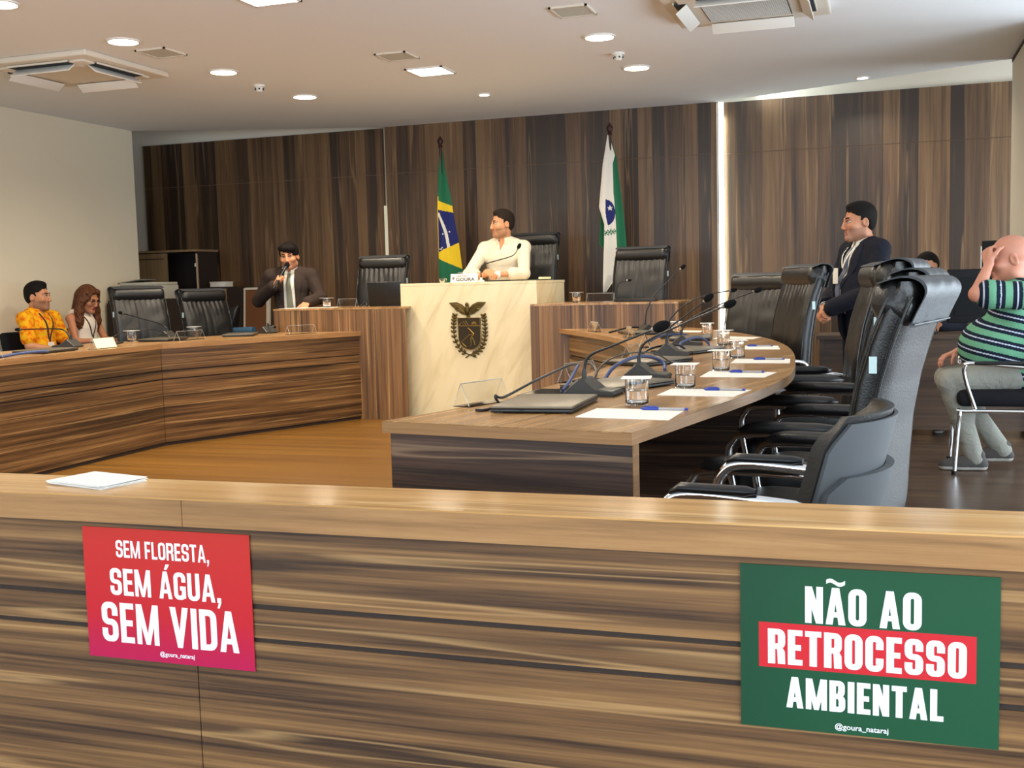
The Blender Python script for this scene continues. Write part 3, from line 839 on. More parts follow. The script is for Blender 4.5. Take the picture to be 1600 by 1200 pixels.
# ============================================================ people: smooth signed-distance bodies
V3 = lambda *a: np.array(a, float)
def rotm(rx, ry, rz):
    return np.array(Euler((rx, ry, rz)).to_matrix())
class Field:
    """union / subtraction of rounded volumes on a grid, meshed with surface nets"""
    def __init__(s, lo, hi, h):
        s.h = h; s.lo = np.array(lo, float)
        s.n = np.ceil((np.array(hi)-s.lo)/h).astype(int)+1
        s.F = np.full(s.n, 1.0, np.float32)
    def _reg(s, lo, hi, m):
        a = np.clip(np.floor((np.array(lo)-m-s.lo)/s.h).astype(int), 0, s.n)
        b = np.clip(np.ceil((np.array(hi)+m-s.lo)/s.h).astype(int)+1, 0, s.n)
        sl = tuple(slice(i, j) for i, j in zip(a, b))
        ax = [s.lo[k]+s.h*np.arange(a[k], b[k]) for k in range(3)]
        return sl, ax[0][:, None, None], ax[1][None, :, None], ax[2][None, None, :]
    def _mix(s, sl, d, k, sub):
        a = s.F[sl]
        if a.size == 0: return
        if sub:
            if k > 0:
                g = np.clip(0.5-0.5*(a+d)/k, 0, 1); s.F[sl] = a*(1-g)-d*g+k*g*(1-g)
            else: s.F[sl] = np.maximum(a, -d)
        elif k > 0:
            g = np.clip(0.5+0.5*(a-d)/k, 0, 1); s.F[sl] = a*(1-g)+d*g-k*g*(1-g)
        else: s.F[sl] = np.minimum(a, d)
    def cone(s, p, q, r0, r1, k=0.02, sub=False, sq=None):
        """tapered capsule; SQ squashes (sx,sy,sz) around its axis start"""
        p = np.array(p, float); q = np.array(q, float); rm = max(r0, r1)
        sl, X, Y, Z = s._reg(np.minimum(p, q)-rm, np.maximum(p, q)+rm, k+3*s.h)
        d = q-p; L2 = max(1e-9, d@d)
        t = np.clip(((X-p[0])*d[0]+(Y-p[1])*d[1]+(Z-p[2])*d[2])/L2, 0, 1)
        D = np.sqrt((X-p[0]-t*d[0])**2+(Y-p[1]-t*d[1])**2+(Z-p[2]-t*d[2])**2)-(r0+(r1-r0)*t)
        s._mix(sl, D.astype(np.float32), k, sub)
    def ell(s, c, r, k=0.02, rot=None, sub=False):
        c = np.array(c, float); r = np.array(r, float); m = r.max()
        ext = V3(m, m, m) if rot is not None else r
        sl, X, Y, Z = s._reg(c-ext, c+ext, k+3*s.h)
        x, y, z = X-c[0], Y-c[1], Z-c[2]
        if rot is not None:
            Q = np.array(rot).T
            x, y, z = Q[0, 0]*x+Q[0, 1]*y+Q[0, 2]*z, Q[1, 0]*x+Q[1, 1]*y+Q[1, 2]*z, Q[2, 0]*x+Q[2, 1]*y+Q[2, 2]*z
        k0 = np.sqrt((x/r[0])**2+(y/r[1])**2+(z/r[2])**2); k1 = np.sqrt((x/r[0]**2)**2+(y/r[1]**2)**2+(z/r[2]**2)**2)+1e-9
        s._mix(sl, (k0*(k0-1)/k1).astype(np.float32), k, sub)
    def cut(s, fn):
        """intersect with fn(X,Y,Z) < 0"""
        sl, X, Y, Z = s._reg(s.lo, s.lo+s.h*s.n, 0)
        s.F = np.maximum(s.F, fn(X, Y, Z).astype(np.float32))
    def keep_out(s, other, gap):
        pass
    def front(s, x, z, sign=1, axis=1):
        """outermost surface coordinate along +y (sign=1) at x,z"""
        i = int(round((x-s.lo[0])/s.h)); k = int(round((z-s.lo[2])/s.h))
        i = min(max(i, 0), s.n[0]-1); k = min(max(k, 0), s.n[2]-1)
        c = s.F[i, :, k]; w_ = np.where(c < 0)[0]
        if len(w_) == 0: return None
        j = w_[-1] if sign > 0 else w_[0]
        j2 = min(j+1, len(c)-1); f = c[j]/(c[j]-c[j2]) if c[j2] != c[j] else 0
        return s.lo[1]+s.h*(j+f)
    def mesh(s):
        F = s.F; B = F < 0
        nx, ny, nz = F.shape
        cnt = np.zeros((nx-1, ny-1, nz-1), np.int8); 
        for a in (0, 1):
            for b in (0, 1):
                for c in (0, 1): cnt += B[a:nx-1+a, b:ny-1+b, c:nz-1+c]
        act = (cnt > 0) & (cnt < 8)
        ci = np.argwhere(act)
        idx = -np.ones(act.shape, np.int64); idx[act] = np.arange(len(ci))
        acc = np.zeros((len(ci), 3)); nn = np.zeros(len(ci))
        cs = [(a, b, c) for a in (0, 1) for b in (0, 1) for c in (0, 1)]
        for a in cs:
            for ax in range(3):
                if a[ax] == 1: continue
                e = list(a); e[ax] = 1
                f0 = F[ci[:, 0]+a[0], ci[:, 1]+a[1], ci[:, 2]+a[2]]; f1 = F[ci[:, 0]+e[0], ci[:, 1]+e[1], ci[:, 2]+e[2]]
                m = (f0 < 0) != (f1 < 0)
                t = np.where(m, f0/np.where(m, f0-f1, 1), 0)
                p = np.tile(np.array(a, float), (len(ci), 1)); p[:, ax] += t
                acc += p*m[:, None]; nn += m
        V = s.lo+s.h*(ci+acc/nn[:, None])
        Q = []
        for ax in range(3):
            o1, o2 = [(1, 2), (2, 0), (0, 1)][ax]
            sl0 = [slice(None)]*3; sl1 = [slice(None)]*3
            sl0[ax] = slice(0, -1); sl1[ax] = slice(1, None)
            A = B[tuple(sl0)]; C = B[tuple(sl1)]
            E_ = np.argwhere(A != C)
            E_ = E_[(E_[:, o1] > 0) & (E_[:, o2] > 0) & (E_[:, o1] < s.n[o1]-1) & (E_[:, o2] < s.n[o2]-1)]
            if len(E_) == 0: continue
            def at(d1, d2):
                G = E_.copy(); G[:, o1] -= d1; G[:, o2] -= d2
                return idx[G[:, 0], G[:, 1], G[:, 2]]
            q = np.stack([at(1, 1), at(0, 1), at(0, 0), at(1, 0)], 1)
            fl = ~A[E_[:, 0], E_[:, 1], E_[:, 2]]
            q[fl] = q[fl][:, ::-1]
            Q.append(q)
        return V, np.concatenate(Q)
    def build(s, name, mats, parent, matfn=None):
        V, Q = s.mesh()
        me = bpy.data.meshes.new(name)
        me.vertices.add(len(V)); me.vertices.foreach_set('co', V.ravel())
        me.loops.add(len(Q)*4); me.loops.foreach_set('vertex_index', Q.ravel().astype(np.int32))
        me.polygons.add(len(Q)); me.polygons.foreach_set('loop_start', np.arange(0, len(Q)*4, 4, dtype=np.int32))
        for m in (mats if isinstance(mats, (list, tuple)) else [mats]): me.materials.append(m)
        if matfn is not None:
            me.polygons.foreach_set('material_index', matfn(V[Q].mean(1)).astype(np.int32))
        me.polygons.foreach_set('use_smooth', np.ones(len(Q), bool))
        me.update(calc_edges=True); me.validate()
        o = bpy.data.objects.new(name, me); COL.objects.link(o); o.parent = parent
        return o

unit = lambda a: np.array(a, float)/np.linalg.norm(a)
def hand(F, w, d, n, side, curl=(20, 25, 30, 35), thumb=0.5, sp=1.0, k=0.008, sc=1.0):
    """wrist W, direction D of the palm, N the way the palm faces, SIDE=+1 when the thumb lies towards cross(d,n)"""
    w = np.array(w, float); d = unit(d); n = np.array(n, float); n = unit(n-d*(n@d)); l = np.cross(d, n)*side
    offs = (0.030, 0.010, -0.010, -0.029); Ls = (0.070, 0.077, 0.072, 0.056)
    for i in range(4):
        kn = w+(d*0.088+l*offs[i]-d*abs(offs[i])*0.15)*sc
        F.cone(w+l*offs[i]*0.55*sc, kn, 0.0175*sc, 0.0125*sc, 0.012)
        p = kn; dd = d+l*offs[i]*2.0*(sp-0.6); dd = unit(dd)
        c = R(curl[i] if isinstance(curl, (list, tuple)) else curl)
        r0 = 0.0095*sc
        for j, (f, kk) in enumerate(((0.45, 1.0), (0.32, 1.15), (0.23, 0.8))):
            dd = unit(dd*math.cos(c*kk)+n*math.sin(c*kk)) if j == 0 else unit(dd*math.cos(c*kk)+unit(n*(dd@d)-d*(dd@n))*math.sin(c*kk))
            q = p+dd*Ls[i]*f*sc
            F.cone(p, q, r0, r0*0.9, 0.004); p = q; r0 *= 0.9
    b0 = w+(d*0.025+l*0.022)*sc; dd = unit(d*0.65+l*0.75+n*thumb)
    F.cone(b0, b0+dd*0.036*sc, 0.0155*sc, 0.0125*sc, 0.012); p = b0+dd*0.036*sc
    dd = unit(dd+d*0.5+n*thumb*0.5)
    F.cone(p, p+dd*0.03*sc, 0.0115*sc, 0.0105*sc, 0.005); F.cone(p+dd*0.03*sc, p+unit(dd+n*0.3)*0.055*sc, 0.0105*sc, 0.008*sc, 0.004)

def head(F, C, Q, sc=1.0, female=False, jaw=1.0, fat=0.0):
    """face looks along +y of the head frame (rotation Q about centre C)"""
    T = lambda x, y, z: np.array(C)+Q @ (V3(x, y, z)*sc)
    E = lambda c, r, k=0.012, sub=False, rot=None: F.ell(T(*c), V3(*r)*sc, k*sc, Q if rot is None else Q @ rot, sub)
    def CN(a, b, r0, r1, k=0.008, sub=False): F.cone(T(*a), T(*b), r0*sc, r1*sc, k*sc, sub)
    E((0, -0.018, 0.040), (0.077+fat, 0.097, 0.086))
    E((0, 0.022, -0.030), (0.064+fat, 0.072, 0.090), 0.02)
    CN((-0.045*jaw, 0.0, -0.070), (0, 0.068, -0.096), 0.030+fat, 0.024, 0.02); CN((0.045*jaw, 0.0, -0.070), (0, 0.068, -0.096), 0.030+fat, 0.024, 0.02)
    CN((-0.012, 0.078, -0.098), (0.012, 0.078, -0.098), 0.017, 0.017, 0.014)
    for sx in (-1, 1):
        E((sx*0.043, 0.060, -0.022), (0.026+fat, 0.030, 0.024), 0.02)
        CN((sx*0.012, 0.088, 0.024), (sx*0.042, 0.076, 0.026), 0.011, 0.010, 0.012)
        E((sx*0.031, 0.096, 0.006), (0.017, 0.014, 0.0115), 0.010, True)
        E((sx*0.012, 0.106, -0.036), (0.010, 0.011, 0.008), 0.006)
        E((sx*(0.078+fat), -0.010, -0.006), (0.009, 0.021, 0.034), 0.006, False, rotm(R(-12), 0, sx*R(18)))
        E((sx*(0.085+fat), -0.006, -0.004), (0.006, 0.010, 0.018), 0.004, True, rotm(R(-12), 0, sx*R(18)))
    CN((0, 0.090, 0.018), (0, 0.110, -0.026), 0.0095, 0.0118, 0.010)
    CN((0, 0.108, -0.030), (0, 0.104, -0.036), 0.012, 0.010, 0.006)
    CN((-0.017, 0.090, -0.060), (0.017, 0.090, -0.060), 0.0075, 0.0075, 0.006); CN((0, 0.095, -0.059), (0.006, 0.095, -0.060), 0.006, 0.006, 0.006)
    CN((-0.015, 0.090, -0.071), (0.015, 0.090, -0.071), 0.0085, 0.0085, 0.006)
    CN((-0.022, 0.098, -0.0655), (0.022, 0.098, -0.0655), 0.0022, 0.0022, 0.003, True)
def face_bits(root, C, Q, sc=1.0, brow=None, iris=S(50, 34, 24), closed=False, thick=1.0):
    T = lambda x, y, z: Vector(np.array(C)+Q @ (V3(x, y, z)*sc))
    Qm = Matrix(Q.tolist()).to_4x4()
    for sx in (-1, 1):
        b = MB(); b.ellipsoid(T(sx*0.031, 0.0805, 0.006), (0.0128*sc, 0.0128*sc, 0.0085*sc if not closed else 0.004*sc), 0, 14, Qm)
        b.ellipsoid(T(sx*0.031, 0.0885, 0.006), (0.0055*sc, 0.0052*sc, 0.0058*sc), 1, 12, Qm)
        b.build('eye', [PM['sclera'], PM['iris']], root, 60)
        b = MB(); b.tube([T(sx*0.0145, 0.0895, 0.0065), T(sx*0.024, 0.0945, 0.0125), T(sx*0.036, 0.0915, 0.0125), T(sx*0.046, 0.0815, 0.005)], [0.0016*sc, 0.0024*sc, 0.0024*sc, 0.0014*sc], 8, 0, True, 4)
        b.build('eyelash_line', PM['lash'], root, 60)
        b = MB(); b.tube([T(sx*0.012, 0.0965, 0.024), T(sx*0.026, 0.0955, 0.031), T(sx*0.041, 0.085, 0.031), T(sx*0.053, 0.070, 0.024)], [0.0032*sc*thick, 0.0046*sc*thick, 0.004*sc*thick, 0.0015*sc], 8, 0, True, 4)
        b.build('eyebrow', brow or PM['lash'], root, 60)
PM = {}
PM['sclera'] = mat('eye_white', S(214, 204, 194), 0.25)
PM['iris'] = mat('dark_iris', S(34, 22, 16), 0.15)
PM['lash'] = mat('dark_brow_hair', S(34, 24, 20), 0.8)
def skin(name, c, lip, stub=None):
    return [mat(name+'_skin', c, 0.5, spec=0.4), mat(name+'_lips', lip, 0.45), mat(name+'_stubble', stub or c, 0.7)]
def skinfn(C, Q, sc, beard=0, mouth=True):
    Qi = np.array(Q).T
    def fn(P):
        L = (P-np.array(C)) @ Qi.T / sc
        o = np.zeros(len(P), int)
        near = (np.abs(L) < 0.16).all(1)
        if beard:
            j = near & (L[:, 2] < -0.040-0.012*(np.abs(L[:, 0]) < 0.03)+0.35*np.maximum(0, 0.030-L[:, 1])) & (L[:, 2] > -0.128) & (L[:, 1] > -0.012)
            if beard > 1: j |= near & (L[:, 1] > -0.015) & (L[:, 1] < 0.02) & (L[:, 2] < 0.01) & (L[:, 2] > -0.1)
            o[j] = 2
        lp = near & (np.abs(L[:, 0]) < 0.024-0.5*np.abs(L[:, 2]+0.0655)) & (L[:, 2] < -0.053) & (L[:, 2] > -0.080) & (L[:, 1] > 0.086)
        if mouth: o[lp] = 1
        return o
    return fn
def hair(root, C, Q, sc, m, style='short', name='hair', grow=0.0085, front=0.052, seed=1, top=0.0, fat=0.0, h=0.005):
    C = np.array(C); ext = 0.17*sc
    lo = C-ext; hi = C+ext
    if style == 'long': lo = lo-V3(0.03, 0.03, 0.20)
    F = Field(lo, hi, h)
    T = lambda x, y, z: C+Q @ (V3(x, y, z)*sc)
    g = grow
    F.ell(T(0, -0.020, 0.043), V3(0.077+fat+g*0.9, 0.0965+g*0.75, 0.085+g)*sc, 0.01, Q)
    if style in ('short', 'fringe'):
        F.ell(T(0, -0.052, -0.002), V3(0.070+g*0.5, 0.058+g*0.4, 0.070)*sc, 0.02, Q)
        if top: F.ell(T(0, 0.012, 0.104), V3(0.058, 0.066, 0.024+top)*sc, 0.02, Q)
    if style == 'fringe':
        F.ell(T(0.02, 0.055, 0.085), V3(0.060, 0.050, 0.040)*sc, 0.02, Q)
        F.ell(T(-0.03, 0.060, 0.078), V3(0.050, 0.040, 0.036)*sc, 0.015, Q)
    if style == 'long':
        for sx in (-1, 1):
            pts = [(sx*0.066, 0.005, 0.06), (sx*0.092, 0.0, -0.02), (sx*0.105, 0.02, -0.11), (sx*0.115, 0.055, -0.20), (sx*0.105, 0.085, -0.27)]
            rr = [0.034, 0.036, 0.042, 0.040, 0.022]
            for a, c, r0, r1 in zip(pts, pts[1:], rr, rr[1:]): F.cone(T(*a), T(*c), r0*sc, r1*sc, 0.03)
            F.cone(T(sx*0.03, 0.062, 0.095), T(sx*0.078, 0.045, 0.0), 0.026*sc, 0.020*sc, 0.02)
        F.cone(T(0, -0.085, 0.0), T(0, -0.10, -0.20), 0.07*sc, 0.055*sc, 0.04)
    Qi = np.array(Q).T
    def cutter(X, Y, Z):
        x, y, z = X-C[0], Y-C[1], Z-C[2]
        lx, ly, lz = [(Qi[i, 0]*x+Qi[i, 1]*y+Qi[i, 2]*z)/sc for i in range(3)]
        jit = 0.003*np.sin(lx*170+seed)+0.0025*np.sin(lz*150+ly*90+seed*2)+0.002*np.sin(lx*310+ly*240)
        if style == 'long':
            face = np.maximum(np.maximum(0.050-ly, lz-(front+0.024)), np.abs(lx)-0.056-0.02*np.clip(-lz*6, 0, 1.5)); face = np.maximum(face, -lz-0.22)
            return np.maximum(-face*sc, jit*0)+jit*0.6-0.002
        # face opening: in front of the ears and below the hair line
        hl = front+0.010*np.cos(lx*30)-0.7*np.clip(np.abs(lx)-0.045, 0, 1)
        if style == 'fringe': hl = front-0.012+0.35*(lx+0.02)-0.9*np.clip(-lx-0.03, 0, 1)
        f1 = np.maximum(lz-hl, 0.020-ly)              # below hairline & forward
        f2 = np.maximum(np.maximum(lz-0.006, -0.034-ly), -9)   # round the ears
        f3 = lz+0.062                                  # nape
        rem = np.minimum(np.minimum(f1, f2), f3)
        return -rem*sc+jit
    F.cut(cutter)
    return F.build(name, m, root)

def limb_pts(a, b, c): return [np.array(a, float), np.array(b, float), np.array(c, float)]

class Person:
    def __init__(s, label, loc, rz, box, h=0.005):
        s.root = thing('person', label, 'person', loc, rz)
        s.box = box; s.h = h
        s.body = Field(box[0], box[1], h)
    def frame(s, **k):
        s.__dict__.update(k)
        s.Q = rotm(R(k.get('hp', 0)), R(k.get('hr', 0)), R(k.get('hy', 0)))
    def torso(s, F, g, k=0.04, pelvis=True):
        pel, ch, nb = s.pel, s.ch, s.nb; bu = s.__dict__.get('bulk', 1.0); be = s.__dict__.get('belly', 0.0)
        mid = (pel+ch)/2
        F.ell(pel, V3(0.165*bu+g, 0.115*bu+g, 0.12+g), k)
        F.ell(mid+V3(0, 0.01+be*0.6, -be*0.15), V3(0.148*bu+g+be*0.3, 0.108*bu+g+be, 0.16+g+be*0.25), k)
        F.ell(ch, V3(0.165*bu+g, 0.112*bu+g, 0.18+g), k)
        F.ell(ch+V3(0, 0.035, 0.035), V3(0.135*bu+g, 0.085+g, 0.10+g), k)
        for S_ in (s.shL, s.shR):
            F.cone(nb+V3(0, -0.01, -0.055), S_, 0.055+g, 0.058+g, k)
            F.cone(nb+V3(0, -0.015, 0.0), (nb+S_)/2+V3(0, -0.01, 0.0), 0.045+g, 0.045+g, k)
    def arm(s, F, side, g, t0=0.0, t1=1.0, k=0.02, loose=0.0):
        """from shoulder (t=0) via the elbow (t=.5) to the wrist (t=1)"""
        A = s.armL if side < 0 else s.armR
        sh, el, wr = A
        bu = s.__dict__.get('armbulk', 1.0)
        ru = [0.056*bu, 0.044*bu, 0.028*bu]
        if t1 <= 0.5:
            q = sh+(el-sh)*t1*2; r1 = ru[0]+(ru[1]-ru[0])*t1*2
            F.cone(sh, q, ru[0]+g, r1+g+loose, k)
        else:
            F.cone(sh, el, ru[0]+g, ru[1]+g, k)
            q = el+(wr-el)*(t1-0.5)*2; r1 = ru[1]+(ru[2]-ru[1])*(t1-0.5)*2
            F.cone(el, q, ru[1]+g, r1+g+loose, k)
    def legs(s, F, g, t1=1.0, k=0.02):
        t1 = t1+s.__dict__.get('legx', 0.0)
        for Lg in (s.legL, s.legR):
            hp, kn, an = Lg
            F.cone(hp, kn, 0.082+g, 0.055+g, k); F.cone(kn, kn+(an-kn)*t1, 0.052+g, 0.036+g, k)
            F.cone(kn+(an-kn)*0.1+V3(0, -0.012, 0), kn+(an-kn)*0.45+V3(0, -0.018, 0), 0.045+g, 0.045+g, k)
    def skin(s, sk, sc=1.0, beard=0, female=False, jaw=1.0, fat=0.0, hands=(), mouth=True, feet=False):
        F = s.body
        head(F, s.hc, s.Q, sc, female, jaw, fat)
        nk = 0.050 if female else 0.058
        F.cone(s.nb+V3(0, -0.01, -0.03), s.hc+s.Q @ V3(0, -0.022, -0.055)*sc, nk+0.006+fat, nk+fat, 0.03)
        s.torso(F, -0.014); s.arm(F, -1, -0.006); s.arm(F, 1, -0.006); s.legs(F, -0.012)
        for h_ in hands: hand(F, *h_[0], **h_[1])
        for Lg in (s.legL, s.legR):
            F.cone(Lg[2], Lg[2]+V3(0, 0.09, -0.062), 0.030, 0.020, 0.01)
        return F.build('body', sk, s.root, skinfn(s.hc, s.Q, sc, beard, mouth))
    def shoes(s, m, sole, turn=0):
        for Lg in (s.legL, s.legR):
            a = Lg[2]; F = Field(a+V3(-0.08, -0.12, -0.13), a+V3(0.08, 0.24, 0.08), 0.006)
            z = -0.055
            F.cone(a+V3(0, -0.04, z), a+V3(0, 0.06, z), 0.044, 0.047, 0.02); F.cone(a+V3(0, 0.06, z), a+V3(0, 0.16, z-0.01), 0.050, 0.040, 0.02)
            F.cone(a+V3(0, -0.02, 0.0), a+V3(0, 0.02, z+0.02), 0.046, 0.05, 0.02)
            zz = a[2]-0.088
            F.cut(lambda X, Y, Z: zz-Z)
            F.build('shoe', [m, sole], s.root, lambda P: (P[:, 2] < zz+0.022).astype(int))
    def strip(s, F, pts, w, name, m, lift=0.003, th=0.003, n=14, mi=None):
        """flat band laid on the front of field F along pts (x,z)"""
        P = [(np.interp(t, np.linspace(0, 1, len(pts)), [p[0] for p in pts]), np.interp(t, np.linspace(0, 1, len(pts)), [p[1] for p in pts])) for t in np.linspace(0, 1, n)]
        W = w if isinstance(w, (list, tuple)) else [w, w]
        rings = []
        for i, (x, z) in enumerate(P):
            ww = np.interp(i/(n-1), np.linspace(0, 1, len(W)), W)
            a = P[max(0, i-1)]; c = P[min(n-1, i+1)]
            d = np.array([c[0]-a[0], c[1]-a[1]]); d /= np.linalg.norm(d)+1e-9; nx_, nz_ = -d[1], d[0]
            row = []
            for u in (-0.5, -0.17, 0.17, 0.5):
                xx, zz = x+nx_*ww*u, z+nz_*ww*u
                y = F.front(xx, zz)
                if y is None: y = row[-1][1]-lift if row else 0.0
                row.append((xx, y+lift, zz))
            rings.append(row+[(p[0], p[1]-th, p[2]) for p in row[::-1]])
        b = MB(); b.loft(rings, 0, True, True)
        return b.build(name, m, s.root, 60)
    def collar(s, m, r=0.068, hgt=0.038, lean=0.3, name='collar', gap=0.35, drop=0.03, tip=0.045):
        c = s.nb+V3(0, -0.004, 0.012); b = MB(); rings = []
        n = 30
        for i in range(n+1):
            a = -math.pi/2+gap+(2*math.pi-2*gap)*i/n+math.pi     # open at the front (+y)
            a = math.pi/2+gap+(2*math.pi-2*gap)*i/n
            f = max(0.0, math.sin(a))
            e = (1-abs(2*i/n-1))                                   # 0 at the tips
            fr = max(0, 1-e*5)
            px, py = math.cos(a), math.sin(a)
            top = c+V3(px*r, py*r*0.95, hgt*0.5-drop*f)
            bot = c+V3(px*(r+0.016+0.006*fr), py*(r+0.016+0.010*fr), -hgt*0.5-drop*f-tip*0.5*fr)
            out = V3(px, py, 0)*0.003
            rings.append([top-out, top+out, bot+out, bot-out])
        b.loft(rings, 0, True, True); return b.build(name, m, s.root, 60)

def seated(P, lean=0.0, up_=0.0, **k):
    """default sitting skeleton on a 0.47 m seat, facing +y, hips over the origin"""
    y = lambda z: -0.0-(z-0.55)*lean
    d = dict(pel=V3(0, 0, 0.565+up_), ch=V3(0, y(0.9), 0.90+up_), nb=V3(0, y(1.09), 1.085+up_), shL=V3(-0.185, y(1.02), 1.01+up_), shR=V3(0.185, y(1.02), 1.01+up_),
             hc=V3(0, y(1.2)+0.025, 1.215+up_),
             legL=limb_pts((-0.09, 0.02, 0.56+up_), (-0.12, 0.44, 0.53+up_), (-0.12, 0.46, 0.09)), legR=limb_pts((0.09, 0.02, 0.56+up_), (0.12, 0.44, 0.53+up_), (0.12, 0.46, 0.09)))
    d.update(k); P.frame(**d)
def standing(P, **k):
    d = dict(pel=V3(0, 0, 0.94), ch=V3(0, 0, 1.235), nb=V3(0, -0.01, 1.425), shL=V3(-0.185, -0.01, 1.365), shR=V3(0.185, -0.01, 1.365), hc=V3(0, 0.02, 1.565),
             legL=limb_pts((-0.09, 0, 0.90), (-0.11, 0.01, 0.49), (-0.11, -0.01, 0.09)), legR=limb_pts((0.09, 0, 0.90), (0.11, 0.01, 0.49), (0.11, -0.01, 0.09)))
    d.update(k); P.frame(**d)

def garment(P, name, m, g, sleeve=1.0, legs=None, torso=True, arms=True, cutfn=None, loose=0.006, h=0.007, box=None, matfn=None, k=0.03, extra=None):
    F = Field(*(box or P.box), h)
    if torso: P.torso(F, g)
    if arms:
        P.arm(F, -1, g*0.8+0.002, 0, sleeve, k, loose); P.arm(F, 1, g*0.8+0.002, 0, sleeve, k, loose)
    if legs: P.legs(F, legs, 0.93)
    if extra: extra(F)
    if cutfn: F.cut(cutfn)
    return F, F.build(name, m, P.root, matfn)
def neck_cut(P, r=0.066, v=0.0, vz=None):
    """opens the neck; V opens a front slit down to height VZ"""
    nb = P.nb
    def fn(X, Y, Z):
        a = np.maximum(np.sqrt((X-nb[0])**2+((Y-nb[1])*0.95)**2)-r-0.35*np.clip(Z-nb[2], -0.02, 1), (nb[2]-0.02)-Z)
        o = -a
        if v:
            wv = v*np.clip((Z-vz)/(nb[2]+0.02-vz), 0, 1)
            b_ = np.maximum(np.maximum(np.abs(X-nb[0])-wv, nb[1]+0.0-Y), vz-Z)
            o = np.maximum(o, -b_)
        return o
    return fn

def cloth_noise(name, col, rough=0.85, amt=0.5, sc=9.0, sheen=0.0):
    m = mat(name, col, rough, spec=0.2, sheen=sheen)
    nt = m.node_tree; N = nt.nodes.new
    tc = N('ShaderNodeTexCoord'); n = N('ShaderNodeTexNoise'); n.inputs['Scale'].default_value = sc; n.inputs['Detail'].default_value = 3; n.inputs['Distortion'].default_value = 1.2
    bp = N('ShaderNodeBump'); bp.inputs['Strength'].default_value = amt; bp.inputs['Distance'].default_value = 0.02
    nt.links.new(tc.outputs['Object'], n.inputs[0]); nt.links.new(n.outputs[0], bp.inputs['Height']); nt.links.new(bp.outputs[0], nt.nodes['Principled BSDF'].inputs['Normal'])
    return m
# ------------------------------------------------------------ the seven people
HAIR_BLACK = mat('black_hair', S(20, 15, 13), 0.75, spec=0.2, bump=(120, 0.8))
HAIR_BROWN = mat('dark_brown_hair', S(36, 26, 19), 0.75, spec=0.2, bump=(120, 0.8))
HAIR_LONG = mat('long_brown_hair', S(92, 54, 30), 0.55, spec=0.3, bump=(70, 0.8))
HAIR_GREY = mat('grey_hair', S(168, 158, 150), 0.8, bump=(160, 0.6))
def local(P, w):
    a = -P.root.rotation_euler.z; d = Vector(w)-P.root.location
    return V3(d.x*math.cos(a)-d.y*math.sin(a), d.x*math.sin(a)+d.y*math.cos(a), d.z)
DENIM = cloth_noise('faded_jeans', S(142, 141, 132), 0.9, 0.6, 14)
DARKCLOTH = cloth_noise('dark_trousers', S(38, 38, 44), 0.9, 0.5, 10)
BLACKSHOE = mat('black_shoe', S(26, 24, 24), 0.4)
SOLE = mat('shoe_sole', S(180, 176, 168), 0.7)
LANY = mat('dark_lanyard', S(40, 34, 44), 0.7)
SEATBOX = ((-0.55, -0.32, 0.0), (0.55, 0.72, 1.42))

# --- 1: man in a yellow shirt against the left wall
P = Person('seated bearded man in a yellow orange patterned shirt and lanyard, against the left wall', (-7.60, 8.56, 0), R(-90), SEATBOX)
seated(P, 0.05, -0.03, hy=14, hp=-2, armL=limb_pts((-0.185, 0, 0.98), (-0.235, 0.07, 0.73), (-0.06, 0.27, 0.66)), armR=limb_pts((0.185, 0, 0.98), (0.235, 0.07, 0.73), (0.07, 0.25, 0.68)))
sk = skin('tan', S(196, 136, 100), S(172, 108, 88), S(150, 106, 80))
P.skin(sk, 1.08, 1, hands=[((P.armL[2], (0.75, 0.55, -0.2), (0.2, -0.3, -1), -1), dict(curl=35)), ((P.armR[2], (-0.75, 0.5, -0.1), (-0.2, -0.4, -1), 1), dict(curl=40))])
face_bits(P.root, P.hc, P.Q, 1.08, HAIR_BLACK)
hair(P.root, P.hc, P.Q, 1.08, HAIR_BLACK, 'short', top=0.012, front=0.062)
ysh = cloth_noise('yellow_orange_print', S(226, 150, 24), 0.85, 0.6, 8)
_nt = ysh.node_tree; _n = _nt.nodes.new('ShaderNodeTexNoise'); _n.inputs['Scale'].default_value = 26; _n.inputs['Detail'].default_value = 2
_t = _nt.nodes.new('ShaderNodeTexCoord'); _nt.links.new(_t.outputs['Object'], _n.inputs[0])
_r = ramp(_nt, [(0.4, S(232, 176, 26)), (0.52, S(232, 146, 20)), (0.62, S(214, 104, 18))]); _nt.links.new(_n.outputs[0], _r.inputs[0]); _nt.links.new(_r.outputs[0], _nt.nodes['Principled BSDF'].inputs['Base Color'])
Fs, o = garment(P, 'shirt', ysh, 0.010, 0.37, None, cutfn=neck_cut(P, 0.064, 0.035, 0.95), loose=0.012)
P.collar(ysh, 0.070, 0.045, gap=0.45, drop=0.025)
Ft, o = garment(P, 'trousers', DARKCLOTH, 0.004, torso=False, arms=False, legs=0.012, extra=lambda F: F.ell(P.pel, V3(0.172, 0.122, 0.11), 0.03))
for sx in (-1, 1): P.strip(Fs, [(sx*0.062, 1.03), (sx*0.045, 0.93), (0.012, 0.76)], 0.016, 'lanyard_strap', LANY)
b = MB(); yy = Fs.front(0.012, 0.74) or 0.12; b.box((-0.03, yy+0.004, 0.69), (0.05, yy+0.008, 0.755)); b.build('badge', M['white'], P.root)
P.shoes(BLACKSHOE, SOLE)

